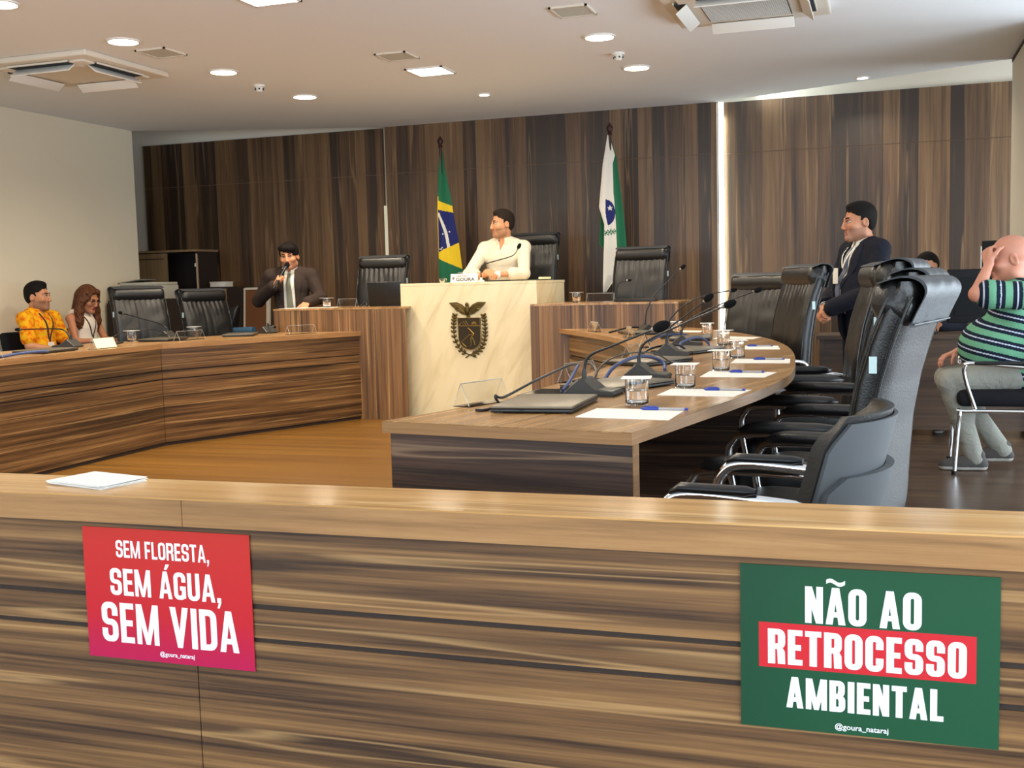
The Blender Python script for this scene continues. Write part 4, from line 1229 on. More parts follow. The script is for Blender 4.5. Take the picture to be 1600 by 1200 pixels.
# --- 2: woman with long hair and glasses, a laptop on her lap
P = Person('seated woman with long brown hair, glasses and a white sleeveless top, typing', (-7.58, 9.16, 0), R(-90), SEATBOX)
seated(P, 0.10, -0.05, hy=-4, hp=-20, hc=V3(0, 0.055, 1.145), shL=V3(-0.17, -0.03, 0.96), shR=V3(0.17, -0.03, 0.96), bulk=0.92, armbulk=0.85,
       armL=limb_pts((-0.17, -0.03, 0.96), (-0.215, 0.06, 0.735), (-0.09, 0.27, 0.735)), armR=limb_pts((0.17, -0.03, 0.96), (0.22, 0.06, 0.735), (0.10, 0.26, 0.74)))
sk = skin('warm_tan', S(190, 128, 94), S(168, 84, 76))
P.skin(sk, 1.04, 0, True, 0.88, hands=[((P.armL[2], (0.35, 0.9, -0.15), (0, -0.1, -1), -1), dict(curl=22, sc=0.92)), ((P.armR[2], (-0.35, 0.9, -0.15), (0, -0.1, -1), 1), dict(curl=22, sc=0.92))])
face_bits(P.root, P.hc, P.Q, 1.04, HAIR_BROWN, thick=0.7, closed=True)
hair(P.root, P.hc, P.Q, 1.04, HAIR_LONG, 'long', front=0.052, grow=0.014, h=0.006)
Fs, o = garment(P, 'top', cloth_noise('white_top', S(236, 222, 206), 0.85, 0.5, 9), 0.008, arms=False, cutfn=(lambda f: lambda X, Y, Z: np.maximum(f(X, Y, Z), np.minimum(np.abs(X)-0.128, Z-0.78)))(neck_cut(P, 0.088)))
Ft, o = garment(P, 'trousers', DARKCLOTH, 0.004, torso=False, arms=False, legs=0.010, extra=lambda F: F.ell(P.pel, V3(0.168, 0.12, 0.11), 0.03))
for sx in (-1, 1): P.strip(Fs, [(sx*0.075, 0.985), (sx*0.05, 0.90), (0.0, 0.76)], 0.012, 'lanyard_strap', LANY)
T_ = lambda x, y, z: Vector(P.hc+P.Q @ (V3(x, y, z)*1.04))
b = MB()
for sx in (-1, 1):
    b.tube([T_(sx*0.031+0.024*math.cos(a), 0.102-0.006*abs(math.cos(a)), 0.004+0.018*math.sin(a)) for a in np.linspace(0, 2*math.pi, 21)], 0.0026, 6)
    b.tube([T_(sx*0.055, 0.096, 0.008), T_(sx*0.074, 0.06, 0.008), T_(sx*0.082, -0.005, 0.012)], 0.0022, 6)
b.tube([T_(-0.008, 0.104, 0.006), T_(0.008, 0.104, 0.006)], 0.0022, 6)
b.build('glasses', M['black'], P.root, 60)
b = MB(); b.tube([P.armR[2]+V3(0.024*math.cos(a), -0.025, 0.024*math.sin(a)) for a in np.linspace(0, 2*math.pi, 17)], 0.004, 6); b.build('bracelet', M['white'], P.root, 60)
P.shoes(BLACKSHOE, SOLE)

# --- 3: speaker with the hand-held microphone
P = Person('standing man in a dark brown suit and grey tie speaking into a hand-held microphone', (-5.64, 9.87, 0), R(-160), ((-0.6, -0.3, 0), (0.6, 0.75, 1.78)))
P.root.scale = (1, 1, 0.975)
wr = local(P, (-5.66, 9.60, 1.275)); el = local(P, (-6.00, 9.84, 1.11)); wl = local(P, (-5.335, 9.62, 1.085)); ell_ = local(P, (-5.33, 9.90, 1.13))
standing(P, hy=-4, hp=-6, hr=4, hc=V3(0, 0.045, 1.555), nb=V3(0, 0.0, 1.42), shL=V3(-0.195, 0.0, 1.36), shR=V3(0.195, 0.0, 1.36),
         armR=limb_pts((0.195, 0.0, 1.36), el, wr), armL=limb_pts((-0.195, 0, 1.36), ell_, wl))
sk = skin('olive', S(206, 142, 104), S(150, 86, 72), S(176, 122, 92))
mt = local(P, (-5.600, 9.565, 1.325))           # middle of the grip
P.skin(sk, 1.08, 1, hands=[((P.armR[2], unit(mt-wr)+V3(0, 0, 0.35), (-0.85, 0.2, 0.25), 1), dict(curl=(52, 56, 60, 62), thumb=0.7)),
                           ((P.armL[2], unit(V3(0.15, 0.75, -0.42)), (0, -0.35, -1), -1), dict(curl=(14, 12, 14, 18), thumb=0.2, sp=1.2))])
face_bits(P.root, P.hc, P.Q, 1.08, HAIR_BLACK, closed=True)
hair(P.root, P.hc, P.Q, 1.08, HAIR_BLACK, 'fringe', front=0.050, grow=0.014)
shirtm = cloth_noise('white_dress_shirt', S(232, 226, 212), 0.8, 0.3, 9)
Fs, o = garment(P, 'shirt', shirtm, 0.002, 0.98, None, cutfn=neck_cut(P, 0.064), loose=0.006)
P.collar(shirtm, 0.069, 0.04, gap=0.16, drop=0.012)
suit = cloth_noise('dark_brown_suit', S(58, 47, 42), 0.85, 0.7, 7)
def open_front(P, w0, w1, z0, zt):
    base = neck_cut(P, 0.078)
    def fn(X, Y, Z):
        wv = np.interp(Z, [z0, zt, P.nb[2]+0.05], [w0, w1, w1*0.85])
        return np.maximum(base(X, Y, Z), -np.maximum(np.maximum(np.abs(X-P.nb[0])-wv, P.nb[1]-Y), z0-Z))
    return fn
def skirt(P, F, g, z1, r=0.19, ry=0.14):
    F.cone(P.pel+V3(0, 0, 0.06), P.pel+V3(0, 0, z1), 0.13+g, 0.145+g, 0.05); F.cone(P.pel+V3(-0.05, 0, 0.0), P.pel+V3(-0.06, 0, z1), 0.13+g, 0.125+g, 0.05); F.cone(P.pel+V3(0.05, 0, 0.0), P.pel+V3(0.06, 0, z1), 0.13+g, 0.125+g, 0.05)
Fj, o = garment(P, 'jacket', suit, 0.018, 0.95, None, cutfn=open_front(P, 0.062, 0.055, 0.5, 1.2), loose=0.014, extra=lambda F: skirt(P, F, 0.01, -0.10))
for sx in (-1, 1): P.strip(Fj, [(sx*0.088, 1.40), (sx*0.098, 1.28), (sx*0.076, 1.08)], [0.05, 0.07, 0.012], 'lapel', suit, 0.006, 0.006)
tie = mat('grey_green_tie', S(112, 112, 96), 0.6)
P.strip(Fs, [(0, 1.385), (0.004, 1.25), (-0.008, 0.93)], [0.030, 0.038, 0.058, 0.07], 'tie', tie, 0.008, 0.006)
Ft, o = garment(P, 'trousers', suit, 0.004, torso=False, arms=False, legs=0.016, extra=lambda F: F.ell(P.pel, V3(0.172, 0.122, 0.12), 0.03))
P.shoes(BLACKSHOE, SOLE)
SPEAKER = P; GRIP = (wr, mt)

# --- 4: man at the podium
P = Person('seated bearded man in a white shirt at the marble podium, head turned aside', (-3.55, 10.40, 0.45), R(180), ((-0.5, -0.32, 0), (0.5, 0.85, 1.55)))
ZT = 0.806
seated(P, -0.06, 0.075, hy=-46, hp=-3, hc=V3(0.0, 0.055, 1.325), nb=V3(0, 0.025, 1.175), shL=V3(-0.20, 0.01, 1.09), shR=V3(0.20, 0.01, 1.09), ch=V3(0, 0.02, 0.965), bulk=1.08,
       armR=limb_pts((0.20, 0.01, 1.09), (0.275, 0.30, 0.835), (0.055, 0.46, ZT+0.022)), armL=limb_pts((-0.20, 0.01, 1.09), (-0.285, 0.28, 0.835), (-0.075, 0.47, ZT+0.024)))
sk = skin('fair', S(208, 146, 106), S(178, 112, 90), S(168, 120, 86))
P.skin(sk, 1.08, 1, hands=[((P.armR[2], (-0.85, 0.42, 0.10), (0.1, -0.2, -1), 1), dict(curl=(28, 32, 34, 38))), ((P.armL[2], (0.85, 0.35, 0.38), (0.0, -0.5, -0.85), -1), dict(curl=(30, 34, 36, 40)))])
face_bits(P.root, P.hc, P.Q, 1.08, HAIR_BROWN)
hair(P.root, P.hc, P.Q, 1.08, HAIR_BROWN, 'short', front=0.066, top=0.008)
wsh = cloth_noise('cream_white_shirt', S(222, 210, 186), 0.85, 0.7, 7)
Fs, o = garment(P, 'shirt', wsh, 0.012, 0.70, None, cutfn=neck_cut(P, 0.066, 0.04, 1.06), loose=0.016)
P.collar(wsh, 0.072, 0.045, gap=0.42, drop=0.022)
P.strip(Fs, [(0, 1.05), (0, 0.72)], 0.03, 'button_placket', wsh, 0.003, 0.003)
for z in (1.0, 0.93, 0.86): 
    b = MB(); b.ellipsoid((0, (Fs.front(0, z) or 0.15)+0.005, z), (0.006, 0.003, 0.006)); b.build('button', M['white'], P.root)
Ft, o = garment(P, 'trousers', DARKCLOTH, 0.004, torso=False, arms=False, legs=0.012, extra=lambda F: F.ell(P.pel, V3(0.178, 0.125, 0.11), 0.03))
b = MB(); a0, a1 = P.armL[2], P.armL[1]; ax = unit(a1-a0); c = a0+ax*0.012
b.lathe([(0.034, -0.014), (0.036, 0.0), (0.034, 0.014), (0.030, 0.014), (0.030, -0.014), (0.034, -0.014)], (0, 0, 0), 24, 0, Matrix.Translation(Vector(c)) @ Vector((0, 0, 1)).rotation_difference(Vector(ax)).to_matrix().to_4x4(), False)
b.cbox((c[0]+0.005, c[1]+0.03, c[2]+0.012), (0.034, 0.014, 0.034), 0, 0.005); b.build('wristwatch', M['white'], P.root, 60)
P.shoes(BLACKSHOE, SOLE)

# --- 5: standing man in the dark suit
P = Person('standing man in a dark navy suit with a white badge, hands clasped', (-0.145, 8.28, 0), R(212-90), ((-0.5, -0.32, 0), (0.5, 0.5, 1.78)))
standing(P, hy=-6, hp=-4, hc=V3(0, 0.035, 1.565), belly=0.045, bulk=1.06,
         armL=limb_pts((-0.195, -0.01, 1.36), (-0.275, 0.06, 1.09), (-0.035, 0.30, 0.955)), armR=limb_pts((0.195, -0.01, 1.36), (0.275, 0.06, 1.09), (0.045, 0.29, 0.97)))
sk = skin('olive_tan', S(190, 130, 98), S(160, 100, 86), S(168, 120, 96))
P.skin(sk, 1.08, 1, hands=[((P.armL[2], (0.62, 0.35, -0.7), (0.3, -0.9, -0.2), -1), dict(curl=(58, 60, 62, 64))), ((P.armR[2], (-0.5, 0.45, -0.72), (-0.3, -0.9, -0.2), 1), dict(curl=(40, 45, 48, 50)))])
face_bits(P.root, P.hc, P.Q, 1.08, HAIR_BLACK)
hair(P.root, P.hc, P.Q, 1.08, HAIR_BLACK, 'short', front=0.060, top=0.004)
Fs, o = garment(P, 'shirt', shirtm, 0.002, 0.98, None, cutfn=neck_cut(P, 0.064), loose=0.006)
P.collar(shirtm, 0.069, 0.042, gap=0.16, drop=0.012)
navy = cloth_noise('dark_navy_suit', S(30, 31, 40), 0.85, 0.6, 7)
Fj, o = garment(P, 'jacket', navy, 0.018, 0.95, None, cutfn=open_front(P, 0.022, 0.058, 0.6, 1.30), loose=0.014, extra=lambda F: skirt(P, F, 0.01, -0.10))
for sx in (-1, 1): P.strip(Fj, [(sx*0.088, 1.40), (sx*0.098, 1.30), (sx*0.052, 1.10)], [0.05, 0.07, 0.012], 'lapel', navy, 0.006, 0.006)
P.strip(Fs, [(0, 1.385), (0.0, 1.25), (0, 0.95)], [0.032, 0.036, 0.055, 0.065], 'tie', mat('blue_grey_tie', S(96, 100, 120), 0.5), 0.010, 0.006)
for sx in (-1, 1): P.strip(Fs, [(sx*0.05, 1.39), (sx*0.038, 1.33), (0.005, 1.245)], 0.012, 'lanyard_strap', M['white'], 0.028)
yy = max([(Fs.front(x_, z_) or 0)+0.012 for x_ in (-0.03, 0.0, 0.03) for z_ in (1.14, 1.19, 1.24)]+[Fj.front(x_, z_) or 0 for x_ in (-0.03, 0.04) for z_ in (1.14, 1.19)])
b = MB(); b.box((-0.028, yy+0.012, 1.135), (0.038, yy+0.016, 1.245), 0, 0.001); b.build('badge', M['white'], P.root)
Ft, o = garment(P, 'trousers', navy, 0.004, torso=False, arms=False, legs=0.016, extra=lambda F: F.ell(P.pel, V3(0.18, 0.13, 0.12), 0.03))
P.shoes(BLACKSHOE, SOLE)

# --- 6: man at the back desk, only his forehead in view
P = Person('seated dark haired man behind the black monitors, only his forehead showing', (0.32, 9.42, 0), R(-95-90), SEATBOX)
seated(P, 0.0, 0.0, hy=0, hp=-8, armL=limb_pts((-0.185, 0, 0.975), (-0.25, 0.12, 0.76), (-0.10, 0.36, 0.80)), armR=limb_pts((0.185, 0, 0.975), (0.25, 0.12, 0.76), (0.10, 0.36, 0.80)))
sk = skin('light_tan', S(196, 140, 108), S(160, 96, 82), S(150, 112, 90))
P.skin(sk, 1.08, 1, hands=[((P.armL[2], (0.2, 0.95, -0.05), (0, 0, -1), -1), dict(curl=22)), ((P.armR[2], (-0.2, 0.95, -0.05), (0, 0, -1), 1), dict(curl=22))])
face_bits(P.root, P.hc, P.Q, 1.08, HAIR_BLACK)
hair(P.root, P.hc, P.Q, 1.08, HAIR_BLACK, 'short', front=0.072, top=0.0)
Fs, o = garment(P, 'shirt', cloth_noise('dark_shirt', S(44, 46, 56), 0.9, 0.5, 8), 0.010, 0.95, None, cutfn=neck_cut(P, 0.066), loose=0.01)
Ft, o = garment(P, 'trousers', DARKCLOTH, 0.004, torso=False, arms=False, legs=0.012, extra=lambda F: F.ell(P.pel, V3(0.175, 0.124, 0.11), 0.03))
P.shoes(BLACKSHOE, SOLE)

# --- 7: man in the green striped shirt
P = Person('seated bald man in a green and navy striped shirt, hand against his forehead', (0.735, 7.27, 0), R(90), ((-0.52, -0.36, 0), (0.52, 0.66, 1.50)))
seated(P, -0.02, 0.02, hy=4, hp=-10, hc=V3(0, 0.03, 1.265), nb=V3(0, -0.01, 1.12), ch=V3(0, 0.0, 0.93), shL=V3(-0.215, 0.0, 1.055), shR=V3(0.215, 0.0, 1.055), legx=0.12, belly=0.105, bulk=1.12, armbulk=1.12,
       armL=limb_pts((-0.215, 0.0, 1.055), (-0.265, 0.225, 1.065), (-0.105, 0.150, 1.235)), armR=limb_pts((0.215, 0, 1.055), (0.28, 0.08, 0.80), (0.16, 0.30, 0.70)),
       legL=limb_pts((-0.10, 0.03, 0.575), (-0.14, 0.36, 0.54), (-0.10, 0.22, 0.09)), legR=limb_pts((0.10, 0.03, 0.575), (0.14, 0.36, 0.54), (0.08, 0.06, 0.12)))
sk = skin('pink', S(198, 136, 112), S(164, 98, 86), S(190, 132, 110))
P.skin(sk, 1.12, 0, False, 1.1, 0.006, hands=[((P.armL[2], (0.42, 0.10, 0.9), (0.55, -0.82, 0.0), -1), dict(curl=(58, 62, 64, 66), thumb=0.5, sc=1.08)), ((P.armR[2], (-0.3, 0.9, -0.3), (0, -0.3, -1), 1), dict(curl=25))])
face_bits(P.root, P.hc, P.Q, 1.12, HAIR_GREY, thick=0.8)
GREEN, NAVY, PALE = cloth_noise('mint_green_knit', S(108, 164, 132), 0.9, 0.5, 8), cloth_noise('navy_stripe', S(24, 34, 50), 0.9, 0.5, 8), mat('pale_stripe', S(190, 196, 214), 0.9)
def stripes(Pt):
    arm = (Pt[:, 0] < -0.205) & (Pt[:, 2] > 0.93)
    q = np.where(arm, -Pt[:, 1]*0.9+0.03, Pt[:, 2]-0.26*Pt[:, 1]-0.02*np.sin(Pt[:, 0]*9))
    f = (q % 0.083)/0.083
    o = np.zeros(len(Pt), int); o[(f < 0.56)] = 1; o[(f > 0.24) & (f < 0.33)] = 2
    e = P.armL[0]+(P.armL[1]-P.armL[0])*0.66
    return o
Fs, o = garment(P, 'polo_shirt', [GREEN, NAVY, PALE], 0.012, 0.34, None, cutfn=neck_cut(P, 0.074), loose=0.022, matfn=stripes, h=0.0045)
P.collar(GREEN, 0.078, 0.045, gap=0.35, drop=0.02)
Ft, o = garment(P, 'jeans', DENIM, 0.004, torso=False, arms=False, legs=0.020, extra=lambda F: F.ell(P.pel, V3(0.19, 0.14, 0.115), 0.03))
P.shoes(mat('grey_canvas_shoe', S(70, 66, 64), 0.8), SOLE)
# ============================================================ things on the tables
ZT_ = 0.8
def rotz(a): return Matrix.Rotation(a, 4, 'Z')

def closed_laptop(x, y, a, label, group='closed laptops on the curved table', z=ZT_, w_=0.37, d_=0.26, lid=None):
    """long side along local x, front edge towards local -y"""
    t = thing('laptop', label, 'laptop', (x, y, z), a, group)
    b = MB(); b.box((-w_/2, -d_/2, 0.003), (w_/2, d_/2, 0.014), 0, 0.003)
    for sx in (-1, 1):
        for sy in (-1, 1): b.cbox((sx*(w_/2-0.03), sy*(d_/2-0.03), 0.0018), (0.03, 0.012, 0.0036))
    b.build('base', M['black'], t, 40)
    b = MB(); b.box((-w_/2, -d_/2, 0.0145), (w_/2, d_/2, 0.023), 0, 0.003); b.cbox((0, -d_/2-0.0002, 0.0135), (0.06, 0.001, 0.002), 0)
    o = b.build('lid', lid or M['laptop'], t, 40)
    b = MB(); b.cbox((0, d_/2-0.006, 0.0142), (w_*0.75, 0.010, 0.005)); b.build('hinge', M['black'], t)
    b = MB(); b.cbox((-w_/2-0.0003, 0.03, 0.009), (0.001, 0.014, 0.005)); b.build('port', M['dark'], t)
    return t

def desk_mic(x, y, a, neck, label, group='gooseneck microphones on the curved table', z=ZT_, head=0.021, base=True, matb=None, lean=1.0, r0=0.0055):
    """conference unit: sloped base facing local +x; NECK = list of local (x,z) points"""
    t = thing('gooseneck_microphone', label, 'microphone', (x, y, z), a, group)
    if base:
        b = MB(); prof = [(-0.075, 0.0), (0.105, 0.0), (0.112, 0.010), (0.105, 0.020), (0.045, 0.024), (-0.005, 0.062), (-0.018, 0.064), (-0.075, 0.012)]
        rings = []
        for yy, k in ((-0.065, 0.88), (-0.060, 1.0), (0.060, 1.0), (0.065, 0.88)):
            rings.append([(px*1.0, yy, max(0, pz*k)) for px, pz in prof])
        b.loft(rings, 0, True, True); b.build('base', matb or M['micbase'], t, 30)
        b = MB(); b.box((0.055, -0.03, 0.0215), (0.095, 0.03, 0.0235), 0, 0, Matrix.Rotation(R(4), 4, 'Y')); b.build('control_panel', M['black'], t)
        b = MB(); b.lathe([(0.0095, 0), (0.0085, 0.03), (0.006, 0.05), (0.0001, 0.05)], (neck[0][0], 0, neck[0][1]-0.012), 14); b.build('neck_socket', M['black'], t, 40)
    else:
        b = MB(); b.lathe([(0.03, 0), (0.03, 0.012), (0.012, 0.018), (0.012, 0.04), (0.0001, 0.04)], (neck[0][0], 0, 0), 20); b.build('base', matb or M['white'], t, 40)
    P3 = spline([Vector((p[0], 0, p[1])) for p in neck], 8)
    b = MB(); b.tube(P3, [r0, r0, r0*0.75, r0*0.7], 8); b.build('gooseneck', M['black'], t, 60)
    d = (P3[-1]-P3[-3]).normalized(); q = Vector((0, 0, 1)).rotation_difference(d).to_matrix().to_4x4()
    b = MB(); b.ellipsoid(P3[-1]+d*head*0.9, (head*0.86, head*0.86, head*1.45), 0, 18, q); b.build('windscreen', M['softblack'], t, 60)
    b = MB(); b.lathe([(r0*1.5, 0), (r0*1.7, 0.012), (r0*1.4, 0.016)], (0, 0, 0), 12, 0, Matrix.Translation(P3[-1]-d*0.016) @ q); b.build('ring', M['ringm'], t, 40)
    return t
M['micbase'] = mat('microphone_base_grey', S(44, 42, 38), 0.4)
M['ringm'] = mat('microphone_ring', S(120, 112, 104), 0.35, 0.6)

def make_glass():
    t = thing('water_glass', 'x', 'glass')
    b = MB(); r, h = 0.037, 0.088
    b.lathe([(0.0001, 0.0), (r-0.002, 0.0), (r, 0.003), (r, h), (r-0.0022, h), (r-0.0024, 0.011), (r-0.006, 0.008), (0.0001, 0.008)], n=36); b.build('tumbler', M['glass'], t, 50)
    b = MB(); b.lathe([(0.0001, 0.0083), (r-0.0062, 0.0083), (r-0.0027, 0.0112), (r-0.0026, 0.048), (0.0001, 0.048)], n=36); b.build('water', M['water'], t, 50)
    b = MB(); b.box((-0.047, -0.047, h), (0.047, 0.047, h+0.002), 0, 0, rotz(0.15)); b.build('paper_lid', M['paper'], t)
    return t
GL = make_glass(); gfirst = [True]
def glass(x, y, label, group='lidded water glasses on the curved table', z=ZT_):
    if gfirst[0]:
        gfirst[0] = False; GL.location = (x, y, z); GL['label'] = label; GL['group'] = group; return GL
    return dup(GL, (x, y, z), random.uniform(-0.4, 0.4), label, group)

def holder(x, y, a, label, group='clear acrylic name holders on the curved table', z=ZT_, L=0.22, card=None):
    t = thing('name_holder', label, 'name holder', (x, y, z), a, group)
    ang = R(24); h = 0.075
    for sx in (-1, 1):
        b = MB(); b.box((-L/2, -0.0012, 0), (L/2, 0.0012, h/math.cos(ang)), 0, 0, Matrix.Translation((0, sx*h*math.tan(ang), 0.0024)) @ Matrix.Rotation(sx*ang, 4, 'X')); b.build('slanted_plate', M['acrylic'], t)
    b = MB(); b.box((-L/2, -h*math.tan(ang), 0), (L/2, h*math.tan(ang), 0.0022)); b.build('base_plate', M['acrylic'], t)
    for sx in (-1, 1):
        b = MB(); b.tube([(sx*L/2, -h*math.tan(ang), 0.003), (sx*L/2, 0, h), (sx*L/2, h*math.tan(ang), 0.003)], 0.0010, 5); b.build('bright_edge', M['acedge'], t)
    b = MB(); b.tube([(-L/2, 0, h+0.002), (L/2, 0, h+0.002)], 0.0012, 5); b.build('bright_edge', M['acedge'], t)
    if card:
        b = MB(); b.box((-L/2+0.01, -0.0006, 0.004), (L/2-0.01, 0.0006, h/math.cos(ang)-0.003), 0, 0, Matrix.Translation((0, -h*math.tan(ang)-0.003, 0.0024)) @ Matrix.Rotation(-ang, 4, 'X')); b.build('card', card, t)
    return t
M['acedge'] = mat('polished_acrylic_edge', S(220, 224, 220), 0.3)
M['card'] = mat('pale_yellow_card', S(246, 240, 190), 0.6)

def sheet(pts, label, group='blank paper sheets on the curved table', z=ZT_, n=1):
    cx = sum(p[0] for p in pts)/4; cy = sum(p[1] for p in pts)/4
    o = MB(); o.prism([(p[0]-cx, p[1]-cy) for p in pts], 0, 0.0012)
    return tag(o.build('paper_sheet', M['paper'], None, None, (cx, cy, z)), label, 'paper', group)
def pen(p, q, label, group='blue pens on the paper sheets', z=ZT_+0.0012):
    P_, Q_ = Vector((p[0], p[1], 0)), Vector((q[0], q[1], 0)); d = (Q_-P_).normalized()
    t = thing('pen', label, 'pen', (P_.x, P_.y, z), math.atan2(d.y, d.x), group)
    L = 0.148; r = 0.0042
    Mx = Matrix.Translation((0, 0, r+0.0004)) @ Matrix.Rotation(R(90), 4, 'Y')
    b = MB(); b.lathe([(0.0008, -0.0), (r*0.9, 0.006), (r*1.35, 0.012), (r*1.35, 0.056), (r, 0.058)], (0, 0, 0), 12, 0, Mx); b.cbox((0.035, 0, r*2.5+0.001), (0.036, 0.003, 0.002)); b.build('cap', M['blue'], t, 50)
    b = MB(); b.lathe([(r, 0.0575), (r, L-0.01)], (0, 0, 0), 10, 0, Mx); b.build('barrel', M['penbody'], t, 50)
    b = MB(); b.lathe([(r*1.05, L-0.01), (r*1.05, L), (0.0001, L+0.001)], (0, 0, 0), 10, 0, Mx); b.build('end_plug', M['blue'], t, 50)
M['penbody'] = mat('clear_pen_barrel', S(190, 186, 190), 0.2, trans=0.4)
def cable(pts, label, m, r=0.004, group='loose cables on the curved table', name='cable'):
    c = Vector(pts[0]); b = MB(); b.tube([Vector(p)-c for p in pts], r, 7, 0, True, 7)
    return tag(b.build(name, m, None, 60, c), label, 'cable', group)

# --- curved table, from the near end to the far end
closed_laptop(-1.03, 3.39, R(92), 'closed brown-lidded laptop nearest the near end of the curved table')
closed_laptop(-0.945, 4.04, R(66), 'closed laptop behind the first water glass and first microphone')
closed_laptop(-1.07, 5.22, R(64), 'closed laptop on the curved table under the second microphone arm, third from the near end')
closed_laptop(-1.01, 6.02, R(70), 'closed laptop on the curved table, third microphone base standing just before it')
closed_laptop(-1.20, 7.25, R(96), 'closed laptop on the curved table before the far paper sheets')
closed_laptop(-1.70, 8.05, R(118), 'furthest closed laptop on the curved table, near the wood dais table')
t = thing('tablet', 'thin black tablet lying flat behind the nearest closed laptop', 'tablet', (-1.13, 3.78, ZT_), R(88))
b = MB(); b.box((-0.12, -0.085, 0), (0.12, 0.085, 0.008), 0, 0.003); b.build('body', M['black'], t, 40)
b = MB(); b.box((-0.108, -0.074, 0.008), (0.108, 0.074, 0.0086)); b.build('screen', mat('dark_screen', S(16, 17, 20), 0.08), t)
NA = [(-0.015, 0.055), (-0.013, 0.095), (-0.004, 0.128), (0.022, 0.148), (0.075, 0.168), (0.16, 0.20), (0.245, 0.232)]
desk_mic(-0.985, 3.76, R(-3), NA, 'nearest gooseneck microphone on the curved table, large round black windscreen', head=0.022)
desk_mic(-0.93, 4.42, R(2), [(-0.015, 0.055), (-0.011, 0.105), (0.006, 0.14), (0.05, 0.168), (0.12, 0.199), (0.22, 0.242), (0.335, 0.288)], 'second gooseneck microphone from the near end, arm reaching towards the chairs', head=0.019)
desk_mic(-1.07, 5.78, R(2), [(-0.015, 0.055), (-0.012, 0.11), (0.008, 0.15), (0.05, 0.182), (0.11, 0.225), (0.19, 0.285)], 'third gooseneck microphone from the near end of the curved table', head=0.021)
desk_mic(-1.14, 6.62, R(8), [(-0.015, 0.055), (0.01, 0.13), (0.12, 0.20), (0.28, 0.265), (0.42, 0.315)], 'fourth gooseneck microphone, its long arm ending before the black chairs', head=0.019)
desk_mic(-1.36, 7.42, R(15), [(-0.015, 0.055), (0.0, 0.14), (0.12, 0.24), (0.26, 0.29), (0.40, 0.312)], 'fifth gooseneck microphone from the near end, thin arm in front of the light strip', head=0.017)
desk_mic(-1.70, 8.28, R(30), [(-0.015, 0.055), (-0.005, 0.16), (0.06, 0.28), (0.19, 0.40), (0.275, 0.475)], 'furthest gooseneck microphone of the curved table, standing upright by the wood dais table', head=0.018)
for (x, y), l in zip([(-0.75, 3.47), (-0.69, 4.03), (-0.665, 4.79), (-0.69, 5.55), (-0.90, 6.6), (-1.16, 7.68), (-1.44, 8.02)],
    ['lidded water glass nearest the near end of the curved table', 'lidded water glass behind the second paper sheet from the near end', 'third lidded water glass from the near end of the curved table', 'fourth lidded water glass, close behind the third one',
     'fifth lidded water glass from the near end of the curved table', 'lidded water glass below the bright light strip', 'lidded water glass at the far end of the curved table']): glass(x, y, l)
for p, l in zip([[(-0.865, 3.14), (-0.58, 3.10), (-0.575, 3.35), (-0.855, 3.36)], [(-0.745, 3.77), (-0.48, 3.74), (-0.445, 3.97), (-0.735, 4.0)], [(-0.71, 4.49), (-0.45, 4.47), (-0.425, 4.71), (-0.71, 4.77)], [(-0.68, 5.22), (-0.41, 5.21), (-0.43, 5.48), (-0.69, 5.49)],
                 [(-0.76, 6.22), (-0.54, 6.2), (-0.58, 6.52), (-0.79, 6.55)], [(-1.07, 7.30), (-0.80, 7.25), (-0.77, 7.46), (-1.06, 7.62)], [(-1.46, 8.27), (-1.30, 8.2), (-1.27, 8.46), (-1.47, 8.52)]],
    ['blank white sheet nearest the near end, before the nearest water glass', 'blank white sheet, second from the near end of the curved table', 'blank white sheet, third from the near end of the curved table', 'blank white sheet, fourth from the near end of the curved table',
     'blank white sheet, fifth from the near end of the curved table', 'blank white sheet below the furthest black chairs', 'furthest blank white sheet of the curved table']): sheet(p, l)
for p, q, l in [((-0.71, 3.33), (-0.58, 3.325), 'blue pen on the nearest paper sheet'), ((-0.61, 3.94), (-0.47, 3.93), 'blue pen on the second paper sheet from the near end'), ((-0.62, 4.69), (-0.47, 4.68), 'blue pen on the third paper sheet from the near end'),
                ((-0.60, 5.42), (-0.45, 5.42), 'blue pen on the fourth paper sheet from the near end'), ((-0.75, 6.46), (-0.60, 6.45), 'blue pen on the fifth paper sheet from the near end')]: pen(p, q, l)
for x, y, a, l in [(-1.275, 3.46, 72, 'clear acrylic name holder nearest the near end of the curved table'), (-1.165, 4.30, 74, 'clear acrylic name holder with black cables gathered under it'), (-1.19, 5.42, 84, 'clear acrylic name holder beside the third closed laptop'),
                   (-1.345, 6.46, 100, 'fourth clear acrylic name holder along the inner edge of the curved table'), (-1.68, 7.56, 112, 'small clear acrylic name holder before the curved inner edge'), (-2.17, 8.50, 122, 'furthest clear acrylic name holder, at the dais end of the curved table')]: holder(x, y, R(a), l, L=0.22 if y < 5 else 0.18)
cable([(-1.215, 3.235, 0.806), (-1.19, 3.25, 0.804), (-1.165, 3.30, 0.81)], 'short black adapter plug beside the nearest laptop', M['black'], 0.005)
cable([(-1.175, 3.36, 0.806), (-1.185, 3.34, 0.84), (-1.175, 3.40, 0.83), (-1.14, 3.62, 0.862), (-1.12, 3.95, 0.885), (-1.155, 4.22, 0.872)], 'grey black cable rising from the nearest laptop to the cable filled name holder', M['black'], 0.0045)
cable([(-1.09, 3.80, 0.812), (-1.095, 3.92, 0.84), (-1.115, 4.08, 0.87), (-1.15, 4.24, 0.868)], 'blue cable rising to the cable filled name holder', M['bluecable'], 0.006)
cable([(-1.03, 3.95, 0.806), (-1.03, 4.05, 0.85), (-1.08, 4.18, 0.875), (-1.13, 4.28, 0.87)], 'thin black cable loop behind the nearest microphone', M['black'], 0.0045)
